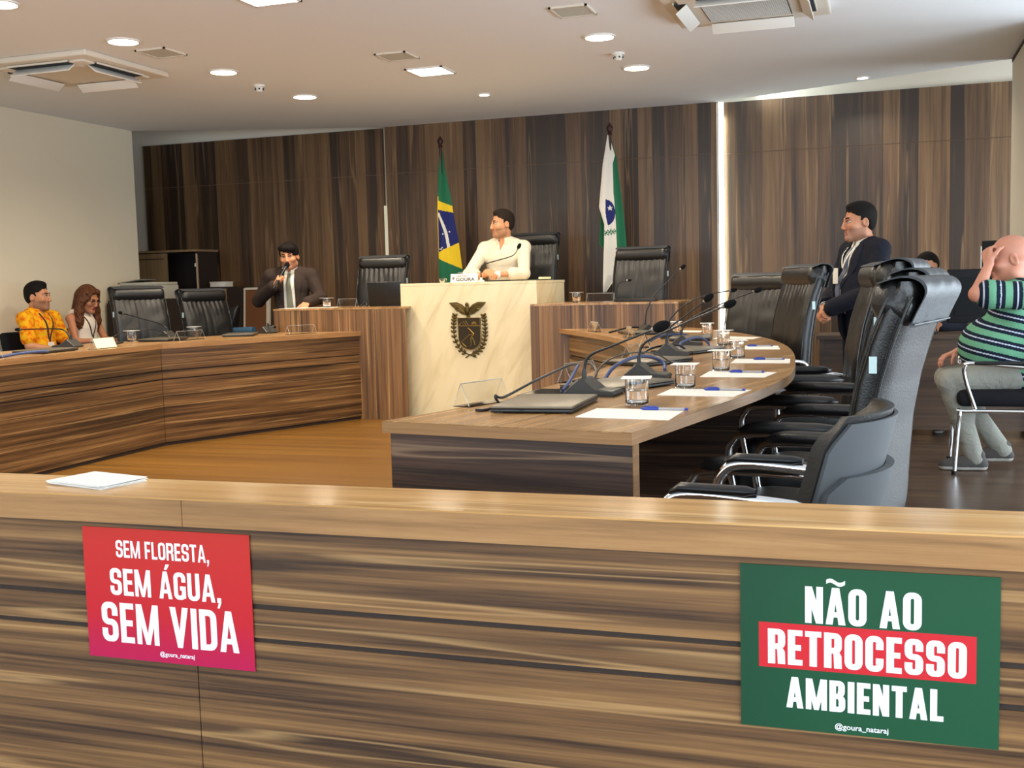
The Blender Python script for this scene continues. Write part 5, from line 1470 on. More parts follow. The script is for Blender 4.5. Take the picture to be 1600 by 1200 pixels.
cable([(-1.06, 4.30, 0.806), (-1.05, 4.42, 0.845), (-1.02, 4.62, 0.868), (-0.98, 4.80, 0.862), (-0.93, 4.86, 0.83), (-0.90, 4.74, 0.808)], 'thick blue cable bundle arching behind the second microphone', M['bluecable'], 0.008)
cable([(-1.09, 4.24, 0.806), (-1.09, 4.40, 0.86), (-1.05, 4.62, 0.886), (-0.97, 4.86, 0.872), (-0.90, 4.98, 0.812)], 'thin dark cable arching over the blue cable bundle', M['micbase'], 0.0035)
cable([(-1.05, 5.95, 0.806), (-1.06, 6.10, 0.85), (-1.0, 6.30, 0.865), (-0.96, 6.38, 0.83), (-0.95, 6.36, 0.806)], 'blue cable bundle behind the third microphone', M['bluecable'], 0.007)
cable([(-1.20, 5.60, 0.806), (-1.15, 5.75, 0.842), (-1.05, 5.88, 0.848), (-1.0, 5.94, 0.808)], 'dark cable loop beside the third microphone', M['black'], 0.006)
cable([(-1.42, 7.0, 0.806), (-1.38, 7.2, 0.83), (-1.28, 7.35, 0.83), (-1.22, 7.46, 0.808)], 'blue cable loop near the fifth microphone', M['bluecable'], 0.006)
cable([(-1.98, 8.2, 0.806), (-1.86, 8.34, 0.835), (-1.76, 8.40, 0.83), (-1.6, 8.36, 0.806)], 'black cable loop near the furthest microphone', M['black'], 0.008)

# --- left desk
GL_ = 'things on the left desk'
desk_mic(-5.83, 6.86, R(190), [(-0.015, 0.055), (0.03, 0.125), (0.10, 0.142), (0.25, 0.144), (0.40, 0.143)], 'gooseneck microphone bent flat in front of the yellow shirt man', 'gooseneck microphones on the left desk', head=0.017)
desk_mic(-5.90, 8.15, R(184), [(-0.015, 0.055), (0.0, 0.09), (0.06, 0.125), (0.26, 0.18), (0.42, 0.222)], 'gooseneck microphone in front of the left black chair', 'gooseneck microphones on the left desk', head=0.017)
desk_mic(-5.33, 8.86, R(160), [(-0.015, 0.055), (-0.01, 0.065), (-0.03, 0.075), (-0.06, 0.07), (-0.10, 0.06)], 'microphone base at the dais end of the left desk, neck folded down', 'gooseneck microphones on the left desk', head=0.012)
closed_laptop(-5.56, 6.30, R(-86), 'closed laptop nearest on the left desk, blue cable beside it', 'closed laptops on the left desk')
closed_laptop(-5.62, 7.72, R(-80), 'closed laptop on the left desk before the left black chair', 'closed laptops on the left desk')
closed_laptop(-5.33, 8.42, R(-66), 'closed laptop at the dais end of the left desk', 'closed laptops on the left desk')
holder(-5.40, 6.70, R(94), 'name holder with a bright pale yellow card on the left desk', 'name holders on the left desk', card=None, L=0.26)
def card_of(t, L):
    ang = R(24); h = 0.075
    b = MB(); b.box((-L/2+0.01, -0.0006, 0.004), (L/2-0.01, 0.0006, h/math.cos(ang)-0.003), 0, 0, Matrix.Translation((0, -h*math.tan(ang)-0.003, 0.0024)) @ Matrix.Rotation(-ang, 4, 'X')); b.build('card', M['card'], t)
card_of([o for o in bpy.data.objects if o.get('label') == 'name holder with a bright pale yellow card on the left desk'][0], 0.26)
holder(-5.42, 7.80, R(82), 'empty clear name holder on the left desk before the two black chairs', 'name holders on the left desk', L=0.30)
holder(-4.87, 8.66, R(68), 'empty clear name holder at the dais end of the left desk', 'name holders on the left desk', L=0.30)
holder(-5.42, 5.62, R(92), 'clear name holder cut by the left picture edge', 'name holders on the left desk', L=0.2)
glass(-5.85, 7.62, 'lidded water glass on the left desk in front of the left black chair', 'lidded water glasses on the left desk')
glass(-5.72, 8.30, 'lidded water glass on the left desk in front of the second black chair', 'lidded water glasses on the left desk')
cable([(-5.42, 5.72, 0.806), (-5.44, 5.9, 0.815), (-5.40, 6.05, 0.82), (-5.42, 6.16, 0.812)], 'blue cable beside the nearest laptop of the left desk', M['bluecable'], 0.010, 'loose cables on the left desk')
cable([(-5.55, 6.95, 0.806), (-5.50, 7.05, 0.825), (-5.46, 6.92, 0.82), (-5.42, 6.86, 0.806)], 'black cable tangle beside the pale yellow card', M['black'], 0.009, 'loose cables on the left desk')
cable([(-5.95, 7.35, 0.806), (-5.9, 7.6, 0.88), (-5.85, 7.9, 0.885), (-5.8, 8.05, 0.83)], 'thin black cable loop behind the water glass on the left desk', M['black'], 0.003, 'loose cables on the left desk')

# --- dais left of the podium
ZD = 1.014
t = thing('open_laptop', 'open black laptop on the left dais table, back of the screen in view', 'laptop', (-4.36, 9.36, ZD), 0)
b = MB(); b.box((-0.175, 0.0, 0), (0.175, 0.24, 0.016), 0, 0.004); b.build('keyboard_base', M['black'], t, 40)
Ml = Matrix.Translation((0, -0.002, 0.014)) @ Matrix.Rotation(R(8), 4, 'X')
b = MB(); b.box((-0.175, -0.008, 0), (0.175, 0, 0.212), 0, 0.003, Ml); o = b.build('screen', M['black'], t, 40)
b = MB(); b.lathe([(0.010, -0.0004), (0.013, -0.0004), (0.013, 0.0004), (0.010, 0.0004), (0.010, -0.0004)], (0, 0, 0), 20, 0, Ml @ Matrix.Translation((0.01, -0.0085, 0.11)) @ Matrix.Rotation(R(90), 4, 'X'), False); b.build('lid_emblem', M['micbase'], t)
glass(-4.955, 9.32, 'lidded water glass on the left dais table beside the standing speaker', 'lidded water glasses on the dais', ZD)
holder(-4.76, 9.36, 0, 'clear name holder on the left dais table between water glass and laptop', 'name holders on the dais', ZD, 0.19)
sheet([(-5.34, 9.10), (-5.08, 9.10), (-5.08, 9.45), (-5.34, 9.45)], 'white sheet under the hand of the standing speaker', 'sheets on the left dais table', ZD)
sheet([(-5.03, 9.16), (-4.84, 9.16), (-4.83, 9.44), (-5.02, 9.46)], 'white sheet beside the water glass on the left dais table', 'sheets on the left dais table', ZD)
cable([(-4.66, 9.42, ZD+0.005), (-4.63, 9.5, ZD+0.055), (-4.6, 9.42, ZD+0.05), (-4.56, 9.36, ZD+0.006)], 'black cable beside the open laptop on the left dais table', M['black'], 0.007, 'cables on the dais')
# hand-held microphone of the speaker
def to_world(P, v):
    a = P.root.rotation_euler.z; return Vector((v[0]*math.cos(a)-v[1]*math.sin(a), v[0]*math.sin(a)+v[1]*math.cos(a), v[2]*P.root.scale.z))+P.root.location
g_ = to_world(SPEAKER, GRIP[1]); mo = to_world(SPEAKER, SPEAKER.hc+SPEAKER.Q @ V3(0, 0.135, -0.075)); 
ax = (mo-g_).normalized()
t = thing('hand_microphone', 'black hand-held microphone in the fist of the standing speaker', 'microphone', g_)
qm = Vector((0, 0, 1)).rotation_difference(ax).to_matrix().to_4x4(); L1 = (mo-g_).length
b = MB(); b.lathe([(0.0001, -0.13), (0.010, -0.13), (0.012, -0.06), (0.0155, L1-0.03), (0.0001, L1-0.03)], (0, 0, 0), 18, 0, qm); b.build('body', M['black'], t, 50)
b = MB(); b.lathe([(0.0001, L1-0.031), (0.017, L1-0.03), (0.024, L1-0.012), (0.025, L1+0.008), (0.017, L1+0.026), (0.0001, L1+0.031)], (0, 0, 0), 20, 0, qm); b.build('grille', M['softblack'], t, 60)
b = MB(); b.lathe([(0.0175, L1-0.036), (0.0175, L1-0.026)], (0, 0, 0), 18, 0, qm); b.build('ring', M['bluecable'], t, 50)

# --- podium
ZP = 1.216
t = thing('name_plate', 'white name plate with black lettering on top of the marble podium', 'name plate', (-3.575, 9.32, ZP))
b = MB(); b.box((-0.13, 0, 0), (0.13, 0.003, 0.078), 0, 0, Matrix.Rotation(R(-12), 4, 'X')); b.box((-0.13, 0.0, 0), (0.13, 0.05, 0.002)); b.build('plate', M['white'], t)
def text(body, size, x, z, m, parent, name='lettering', yoff=-0.0012, rx=90-12, sx=1.0, off=0.0, align='LEFT', ext=0.0004):
    cu = bpy.data.curves.new(name, 'FONT'); cu.body = body; cu.size = size; cu.align_x = align; cu.offset = off; cu.extrude = ext; cu.resolution_u = 3
    tmp = bpy.data.objects.new('tmp', cu); COL.objects.link(tmp)
    dg = bpy.context.evaluated_depsgraph_get(); dg.update()
    me = bpy.data.meshes.new_from_object(tmp.evaluated_get(dg)); bpy.data.objects.remove(tmp)
    me.name = name; me.materials.clear(); me.materials.append(m)
    o = bpy.data.objects.new(name, me); COL.objects.link(o); o.parent = parent
    o.location = (x, yoff, z); o.rotation_euler = (R(rx), 0, 0); o.scale = (sx, 1, 1)
    return o
INK = mat('black_ink', S(40, 40, 40), 0.7)
tilt = math.tan(R(12))
text('DEPUTADO', 0.022, -0.075, 0.048, INK, t, 'small_lettering', yoff=0.048*tilt-0.0015)
text('GOURA', 0.040, -0.077, 0.012, INK, t, 'large_lettering', yoff=0.012*tilt-0.0015, sx=1.25, off=0.001)
b = MB(); Mr = Matrix.Rotation(R(-12), 4, 'X')
for k in range(6):
    a = k*math.pi/3; b.cbox((-0.103+0.009*math.cos(a), -0.0008, 0.038+0.012*math.sin(a)), (0.008, 0.0012, 0.008), 0, 0, Mr)
b.cbox((-0.103, -0.0008, 0.038), (0.012, 0.0012, 0.02), 0, 0, Mr); b.build('small_crest', M['grille'], t)
glass(-3.64, 9.50, 'lidded water glass behind the name plate on the podium', 'lidded water glasses on the dais', ZP)
t = thing('coffee_cup', 'small glass cup beside the name plate on the podium', 'cup', (-3.80, 9.36, ZP))
b = MB(); b.lathe([(0.0001, 0), (0.02, 0), (0.027, 0.03), (0.028, 0.045), (0.0262, 0.045), (0.025, 0.03), (0.018, 0.003), (0.0001, 0.003)]); b.build('bowl', M['glass'], t, 50)
b = MB(); b.tube([(0.026, 0, 0.038), (0.042, 0, 0.032), (0.040, 0, 0.016), (0.024, 0, 0.014)], 0.003, 6, 0, True, 4); b.build('handle', M['glass'], t, 50)
sheet([(-4.02, 9.25), (-3.90, 9.25), (-3.90, 9.45), (-4.02, 9.45)], 'white paper slip at the left end of the podium top', 'papers on the podium', ZP)
t = thing('desk_folder', 'dark leather folder under the forearms of the man at the podium', 'folder', (-3.17, 9.72, ZP))
b = MB(); b.box((-0.26, -0.2, 0), (0.26, 0.2, 0.012), 0, 0.004); b.build('cover', mat('dark_green_leather', S(40, 40, 30), 0.5), t, 40)
b = MB(); b.box((0.235, -0.205, 0.012), (0.262, 0.1, 0.03), 0, 0.003); b.build('paper_edge', M['card'], t)
desk_mic(-3.482, 9.52, 0, [(0.0, 0.03), (0.004, 0.13), (0.06, 0.165), (0.27, 0.215), (0.33, 0.245), (0.362, 0.295)], 'gooseneck microphone on the podium, black square-ended head before the white shirt', 'microphones on the dais', ZP, 0.02, False)

# --- dais right of the podium
glass(-2.55, 9.38, 'lidded water glass on the right dais table', 'lidded water glasses on the dais', ZD)
holder(-2.34, 9.40, 0, 'clear name holder on the right dais table', 'name holders on the dais', ZD, 0.24)
closed_laptop(-2.02, 9.42, R(0), 'closed black laptop on the right dais table', 'laptops on the dais', ZD, 0.36, 0.24, M['black'])
desk_mic(-2.24, 9.60, R(15), [(0.0, 0.03), (0.0, 0.12), (0.02, 0.16), (0.06, 0.175), (0.10, 0.182)], 'small gooseneck microphone on the right dais table by the empty chair', 'microphones on the dais', ZD, 0.013, False, M['black'])

# --- woman's laptop
t = thing('lap_laptop', 'dark laptop resting on the knees of the woman with long hair', 'laptop', (-7.22, 9.16, 0.63), R(-90))
b = MB(); b.box((-0.16, -0.11, 0), (0.16, 0.11, 0.016), 0, 0.004); b.build('keyboard_base', M['black'], t, 40)
b = MB(); b.box((-0.16, 0, 0), (0.16, 0.007, 0.20), 0, 0.003, Matrix.Translation((0, 0.11, 0.012)) @ Matrix.Rotation(R(-25), 4, 'X')); b.build('screen', M['black'], t, 40)

# --- paper pile on the front bench
for i in range(6):
    a = random.uniform(-0.05, 0.05); cx, cy = -1.585+random.uniform(-0.006, 0.006), 1.925+random.uniform(-0.004, 0.004)
    q = [(-1.65, 1.87), (-1.49, 1.84), (-1.51, 1.97), (-1.69, 2.02)]
    ang = R(-12)+a; hw, hd = 0.085, 0.058
    pts = [(cx+ux*hw*math.cos(ang)-uy*hd*math.sin(ang), cy+ux*hw*math.sin(ang)+uy*hd*math.cos(ang)) for ux, uy in ((-1, -1), (1, -1), (1, 1), (-1, 1))]
    o = MB(); o.prism([(p[0]-cx, p[1]-cy) for p in pts], 0, 0.0014)
    tag(o.build('paper_sheet', M['paper'], None, None, (cx, cy, 0.8+i*0.0016)), 'white sheet in the small pile on the front bench', 'paper', 'paper pile on the front bench')
# ============================================================ flags
def flag_pole(x, y, z0, ztop, label):
    t = thing('flag', label, 'flag', (x, y, z0)); H_ = ztop-z0
    b = MB(); b.lathe([(0.0001, 0), (0.15, 0), (0.15, 0.03), (0.04, 0.06), (0.03, 0.14), (0.0001, 0.14)]); b.build('stand_base', M['darkpole'], t, 40)
    b = MB(); b.tube([(0, 0, 0.05), (0, 0, H_-0.12)], 0.014, 12); b.build('pole', M['darkpole'], t, 60)
    b = MB(); b.lathe([(0.0001, H_-0.13), (0.018, H_-0.13), (0.026, H_-0.115), (0.016, H_-0.10), (0.03, H_-0.075), (0.034, H_-0.05), (0.018, H_-0.025), (0.0001, H_)], n=14); b.build('finial', M['darkpole'], t, 50)
    return t
M['darkpole'] = mat('dark_red_wood_pole', S(52, 26, 22), 0.35)
def drape(t, name, rows, mats, colfn, nu=70, nw=150, unit_=0.00145, x0=0.0, ztop=0.0, fold=0.03, seed=0):
    """rows: (w, [x breakpoints], [depth at the breakpoints]); w counts downwards in drawing units"""
    ws = np.linspace(rows[0][0], rows[-1][0], nw)
    W = [r_[0] for r_ in rows]; nb_ = len(rows[0][1])
    rings = []; cent = []
    for w_ in ws:
        xs = [np.interp(w_, W, [r_[1][i] for r_ in rows]) for i in range(nb_)]
        ys = [np.interp(w_, W, [r_[2][i] for r_ in rows]) for i in range(nb_)]
        row = []
        for i in range(nu):
            u = i/(nu-1)*(nb_-1); k = min(int(u), nb_-2); f = u-k
            x = xs[k]+(xs[k+1]-xs[k])*f; s_ = f*f*(3-2*f)
            y = ys[k]+(ys[k+1]-ys[k])*s_
            amp = fold*min(1, (w_-rows[0][0])/300)
            y += amp*0.35*math.sin(u*5.2+w_*0.002+seed)
            row.append((x, w_, y, u))
        rings.append(row)
    b = MB(); rr = []
    for row in rings:
        fr = [((x-x0)*unit_, y, ztop-w_*unit_) for x, w_, y, u in row]
        rr.append(fr+[(p[0], p[1]+0.003, p[2]) for p in fr[::-1]])
    b.loft(rr, 0, True, True)
    n = 2*nu; mi = []
    for i in range(len(rings)-1):
        for k in range(n):
            kk = k if k < nu-1 else (2*nu-2-k if k >= nu else nu-2)
            kk = max(0, min(nu-2, kk))
            a, c = rings[i][kk], rings[i+1][kk+1]
            mi.append(colfn((a[0]+c[0])/2, (a[1]+c[1])/2, (a[3]+c[3])/2))
    mi += [mi[0], mi[-1]]
    b.m = mi
    return b.build(name, mats, t, 70)
FGREEN = cloth_noise('flag_green', S(36, 104, 72), 0.6, 0.2, 6)
FYEL = cloth_noise('flag_yellow', S(232, 196, 40), 0.6, 0.2, 6)
FBLU = cloth_noise('flag_blue', S(34, 40, 100), 0.6, 0.2, 6)
FWHI = cloth_noise('flag_white', S(222, 216, 206), 0.6, 0.2, 6)
t = flag_pole(-4.52, 11.2, 0.25, 2.79, 'green yellow and blue flag hanging on a dark pole behind the podium')
I = np.interp
def brazil(x, w_, u):
    if u < 1:                                   # rear left fold
        return 1 if 485 < w_ < 850+(x-175)*3 and x > 170 else 0
    top = I(x, [205, 290], [520, 560]); yb = I(x, [200, 300], [588, 612])
    bl = I(x, [195, 335], [912, 842]); yl = I(x, [195, 357], [958, 1040])
    if w_ < top: return 0
    if w_ < yb: return 1
    if w_ < bl:
        c = I(w_, [615, 640, 700, 760, 820, 895], [203, 212, 236, 254, 265, 274]); wd = 10
        if abs(x-c) < wd and 610 < w_ < 900: return 3
        for sx, sw in ((236, 773), (277, 757), (228, 875), (210, 888), (240, 893), (222, 888), (260, 900)):
            if (x-sx)**2+(w_-sw)**2 < 28: return 3
        return 2
    if w_ < yl: return 1
    return 0
rows = [(150, [222, 222, 226, 232], [0.02, -0.01, -0.01, 0.02]), (300, [200, 208, 225, 250], [0.03, -0.03, -0.01, 0.03]), (485, [178, 205, 235, 285], [0.04, -0.05, -0.02, 0.04]),
        (610, [174, 200, 245, 302], [0.04, -0.06, -0.03, 0.04]), (840, [168, 197, 262, 337], [0.05, -0.06, -0.04, 0.05]), (1040, [176, 194, 275, 358], [0.05, -0.07, -0.04, 0.05]), (1300, [185, 196, 280, 366], [0.05, -0.07, -0.04, 0.05])]
drape(t, 'cloth', rows, [FGREEN, FYEL, FBLU, FWHI], brazil, 90, 240, 0.00141, 222, 2.37+150*0.00141, seed=1)
t = flag_pole(-2.66, 11.2, 0.25, 2.80, 'white and green flag with a blue disc on a dark pole')
def parana(x, w_, u):
    if u < 1: return 0
    if u > 2: return 0
    dx, dy = x-172, (w_-607)*0.68
    if dx > 0 and (dx/56)**2+((w_-607)/83)**2 < 1 and x > 172+max(0, (w_-610))*0.2:
        a = math.atan2(w_-578, x-197)+math.pi/2; r_ = math.hypot(x-197, (w_-578)*0.85)
        k = (a*5/(2*math.pi)) % 1; k = min(k, 1-k)*2
        if r_ < 15-9*k: return 1
        if abs((w_-640)-0.25*(x-172)) < 4: return 2
        return 2
    if 165 < x < 232 and 700 < w_ < 750:
        c = 735-0.18*(x-165); s_ = (x % 17)/17
        if abs(w_-c) < 2.5 or abs((w_-c)+ (s_-0.5)*34) < 5 or abs((w_-c)-(s_-0.5)*30) < 4: return 0
    return 1
rows = [(118, [186, 187, 193, 194], [0.03, -0.01, 0.0, 0.03]), (250, [166, 167, 231, 233], [0.03, -0.04, 0.0, 0.04]), (300, [157, 158, 216, 237], [0.03, -0.05, -0.01, 0.05]), (480, [139, 140, 218, 258], [0.03, -0.06, -0.02, 0.05]), (570, [128, 131, 226, 268], [0.04, -0.06, -0.02, 0.05]),
        (680, [122, 165, 231, 278], [0.05, -0.07, -0.02, 0.05]), (800, [114, 162, 236, 287], [0.05, -0.07, -0.03, 0.05]), (830, [150, 160, 237, 290], [0.0, -0.07, -0.03, 0.05]), (850, [156, 158, 238, 291], [-0.05, -0.07, -0.03, 0.05]), (872, [156, 157, 239, 246], [-0.05, -0.07, -0.03, 0.0]), (1000, [151, 152, 242, 243], [-0.05, -0.07, -0.03, 0.0]), (1060, [149, 150, 196, 198], [-0.05, -0.07, -0.03, 0.0]), (1105, [148, 149, 164, 165], [-0.05, -0.06, -0.03, 0.0])]
drape(t, 'cloth', rows, [FGREEN, FWHI, FBLU], parana, 110, 240, 0.00162, 200, 2.43+118*0.00162, seed=3)

# ============================================================ back left corner
CABW = wood('cabinet_wood', (1, 0, 0), (0, 0, 1), S(116, 94, 66), S(138, 112, 80), S(154, 126, 92), S(166, 138, 104), 0.45, 14, 0, 0, 140, 0.6, 0.2)
CDK = mat('cabinet_interior', S(42, 32, 28), 0.7)
t = thing('storage_cabinet', 'tall wooden cabinet in the back left corner with one door standing open', 'cabinet', (-8.05, 11.2, 0))
b = MB()
b.box((-0.42, 0.0, 0), (-0.40, 0.42, 1.66)); b.box((0.40, 0.0, 0), (0.42, 0.42, 1.66)); b.box((-0.40, 0.40, 0), (0.40, 0.42, 1.66)); b.build('carcass', CDK, t)
b = MB(); b.box((-0.44, -0.03, 1.66), (0.44, 0.42, 1.685)); b.build('top', CABW, t)
for z in (0.5, 0.85, 1.22):
    b = MB(); b.box((-0.398, 0.03, z), (0.398, 0.398, z+0.018)); b.build('shelf', CDK, t)
b = MB(); b.box((-0.40, -0.022, 0.05), (0.02, -0.002, 1.65)); 
for za in (0.09, 1.58): b.box((-0.36, -0.026, za), (-0.02, -0.022, za+0.01), 1)
d_ = b.build('door', [CABW, CDK], t)
b = MB(); b.cbox((-0.385, -0.03, 1.55), (0.012, 0.012, 0.02)); b.build('knob', M['chrome'], d_)
b = MB(); b.box((0.0, -0.01, 0.05), (0.40, 0.01, 1.62), 0, 0, Matrix.Translation((0.43, -0.005, 0)) @ rotz(R(-57))); d_ = b.build('open_door', CABW, t)
b = MB()
b.cbox((0.47, -0.10, 1.5), (0.02, 0.02, 0.04)); b.build('hinge', M['chrome'], d_)
b = MB(); b.cbox((0.28, 0.28, 1.48), (0.05, 0.01, 0.05)); b.build('latch', M['chrome'], t)
t = thing('low_cabinet', 'low dark cabinet under the printer behind the left black chairs', 'cabinet', (-7.62, 10.25, 0))
b = MB(); b.box((-0.34, -0.25, 0), (0.34, 0.25, 1.12)); b.build('carcass', CDK, t)
b = MB(); b.box((-0.34, -0.27, 0.04), (-0.005, -0.25, 1.09)); b.build('door', CDK, t)
b = MB(); b.box((0.005, -0.27, 0.04), (0.34, -0.25, 1.09)); b.build('door', CDK, t)
t = thing('printer', 'grey office printer on the low cabinet behind the left black chair', 'printer', (-7.66, 10.22, 1.12))
PG = mat('printer_grey', S(176, 172, 160), 0.5); PD = mat('printer_dark', S(110, 108, 100), 0.5)
b = MB(); b.box((-0.27, -0.21, 0), (0.30, 0.22, 0.155), 0, 0.012); b.build('body', PG, t, 40)
b = MB(); b.box((-0.14, -0.213, 0.155), (0.30, 0.2, 0.185), 0, 0.006); b.build('scanner_lid', PG, t, 40)
b = MB(); b.box((-0.25, -0.14, 0.0), (0.05, 0.14, 0.012), 0, 0.003, Matrix.Translation((0.02, 0.0, 0.205)) @ Matrix.Rotation(R(-7), 4, 'Y')); b.build('feeder_tray', PD, t, 40)
b = MB(); b.box((-0.02, -0.216, 0.06), (0.27, -0.212, 0.075)); b.build('paper_slot', M['dark'], t)
t = thing('side_cabinet', 'narrow dark cabinet with a white box on it beside the open cabinet door', 'cabinet', (-7.45, 11.40, 0))
b = MB(); b.box((-0.17, -0.15, 0), (0.17, 0.2, 1.24)); b.build('carcass', CDK, t); b = MB(); b.box((-0.17, -0.17, 0.03), (0.17, -0.15, 1.22)); b.build('door', CABW, t)
t = thing('white_box', 'small white box on the narrow dark cabinet', 'box', (-7.45, 11.40, 1.24))
b = MB(); b.box((-0.10, -0.08, 0), (0.10, 0.1, 0.05), 0, 0.004); b.build('body', M['white'], t, 40); b = MB(); b.box((-0.104, -0.084, 0.05), (0.104, 0.104, 0.062), 0, 0.003); b.build('lid', M['white'], t, 40)
t = thing('notice_board', 'brown board with a pale frame leaning on the wood wall behind the left chairs', 'board', (-7.09, 11.62, 0.0))
Mq = Matrix.Translation((0, 0, 0)) @ Matrix.Rotation(R(-8), 4, 'X')
b = MB(); b.box((-0.16, -0.02, 0.0), (0.13, 0.0, 1.2), 0, 0, Matrix.Translation((0, -0.10, 0)) @ Matrix.Rotation(R(-5), 4, 'X')); b.build('panel', mat('brown_board', S(122, 78, 46), 0.7), t)
for xa, xb in ((-0.18, -0.16), (0.13, 0.17)):
    b = MB(); b.box((xa, -0.03, 0.0), (xb, 0.005, 1.22), 0, 0, Matrix.Translation((0, -0.10, 0)) @ Matrix.Rotation(R(-5), 4, 'X')); b.build('frame_upright', M['acwhite'], t)
b = MB(); b.box((-0.16, -0.03, 1.2), (0.13, 0.005, 1.225), 0, 0, Matrix.Translation((0, -0.10, 0)) @ Matrix.Rotation(R(-5), 4, 'X')); b.build('frame_top', M['acwhite'], t)
t = thing('side_table', 'small grey side table holding a black bag behind the left desk', 'table', (-6.48, 10.15, 0))
b = MB(); b.box((-0.30, -0.2, 0.70), (0.30, 0.2, 0.73), 0, 0.005); b.build('top', PD, t, 40)
for sx in (-1, 1):
    for sy in (-1, 1):
        b = MB(); b.tube([(sx*0.27, sy*0.17, 0), (sx*0.27, sy*0.17, 0.70)], 0.014, 8); b.build('leg', M['chrome'], t, 60)
t = thing('black_bag', 'black bag standing on the small side table behind the left desk', 'bag', (-6.60, 10.15, 0.73))
b = MB(); rings = []
for z, hw, hd in ((0, 0.10, 0.08), (0.01, 0.112, 0.088), (0.12, 0.13, 0.085), (0.25, 0.155, 0.06), (0.285, 0.165, 0.03)):
    rings.append([(0.02*z*4+hw*math.copysign(abs(math.cos(a))**0.5, math.cos(a)), hd*math.copysign(abs(math.sin(a))**0.5, math.sin(a)), z+0.02*(z > 0.2)*math.cos(a)) for a in np.linspace(0, 2*math.pi, 25)[:-1]])
b.loft(rings, 0, True, True); b.build('body', M['black'], t, 50)
b = MB(); b.cbox((0.06, -0.082, 0.17), (0.03, 0.006, 0.018)); b.build('buckle', M['chrome'], t)
t = thing('blue_folder', 'blue rolled folder on the small side table beside the black bag', 'folder', (-6.32, 10.05, 0.73))
b = MB(); b.tube([(-0.12, 0, 0.04), (0.12, 0, 0.045)], 0.04, 16); b.build('roll', mat('blue_vinyl', S(60, 96, 130), 0.5), t, 50)

# ============================================================ back right corner
DKW = wood('back_desk_wood', (0, 0, 1), (1, 0, 0), S(60, 44, 34), S(80, 60, 46), S(98, 74, 56), S(120, 94, 72), 0.4, 14, 0, 0, 140, 0.6, 0.3)
t = thing('back_desk', 'brown wooden desk with black monitors in front of the hidden seated man', 'desk', (0.27, 8.80, 0))
b = MB(); b.box((-0.75, -0.26, 0.72), (0.74, 0.24, 0.75)); b.build('top', DKW, t)
b = MB(); b.box((-0.70, -0.20, 0.05), (0.70, -0.18, 0.72)); b.build('modesty_panel', DKW, t)
for x in (-0.73, 0.70):
    b = MB(); b.box((x, -0.24, 0), (x+0.03, 0.22, 0.72)); b.build('side_panel', DKW, t)
M['matblack'] = mat('matt_black_plastic', S(20, 20, 22), 0.65, spec=0.25)
def monitor(x, y, z0, wd, h_, rz, label, strip=False, zb=0.75, y2=None):
    t = thing('monitor', label, 'monitor', (x, y, zb), rz, 'black monitors on the back desk')
    b = MB(); b.box((-wd/2, -0.02, z0-zb), (wd/2, 0.015, z0-zb+h_), 0, 0.006); b.build('casing', M['matblack'], t, 40)
    b = MB(); b.box((-wd/2+0.05, -0.024, z0-zb+0.05), (wd/2-0.05, -0.0205, z0-zb+h_-0.06), 0, 0.001); b.build('rear_panel', M['bezel'], t)
    b = MB(); b.box((-0.03, 0.016, 0.012), (0.03, 0.035, z0-zb+h_*0.6)); b.build('stand', M['black'], t)
    b = MB(); b.box((-0.12, -0.08, 0), (0.12, 0.1, 0.012), 0, 0.004); b.build('foot', M['black'], t, 40)
    if strip:
        b = MB(); b.box((-wd/2-0.008, -0.016, z0-zb+0.0), (-wd/2, 0.012, z0-zb+h_*0.85)); b.build('pale_edge', M['white'], t)
M['bezel'] = mat('dark_bezel', S(12, 13, 15), 0.6, spec=0.2)
monitor(0.70, 8.66, 0.83, 0.54, 0.385, R(4), 'wide black monitor on the back desk beside the striped shirt man')
monitor(0.25, 8.72, 0.84, 0.36, 0.355, R(-8), 'smaller black monitor in front of the hidden seated man')
monitor(0.86, 8.92, 1.16, 0.36, 0.26, R(-16), 'raised black monitor with a pale side edge beside the right partition', True)

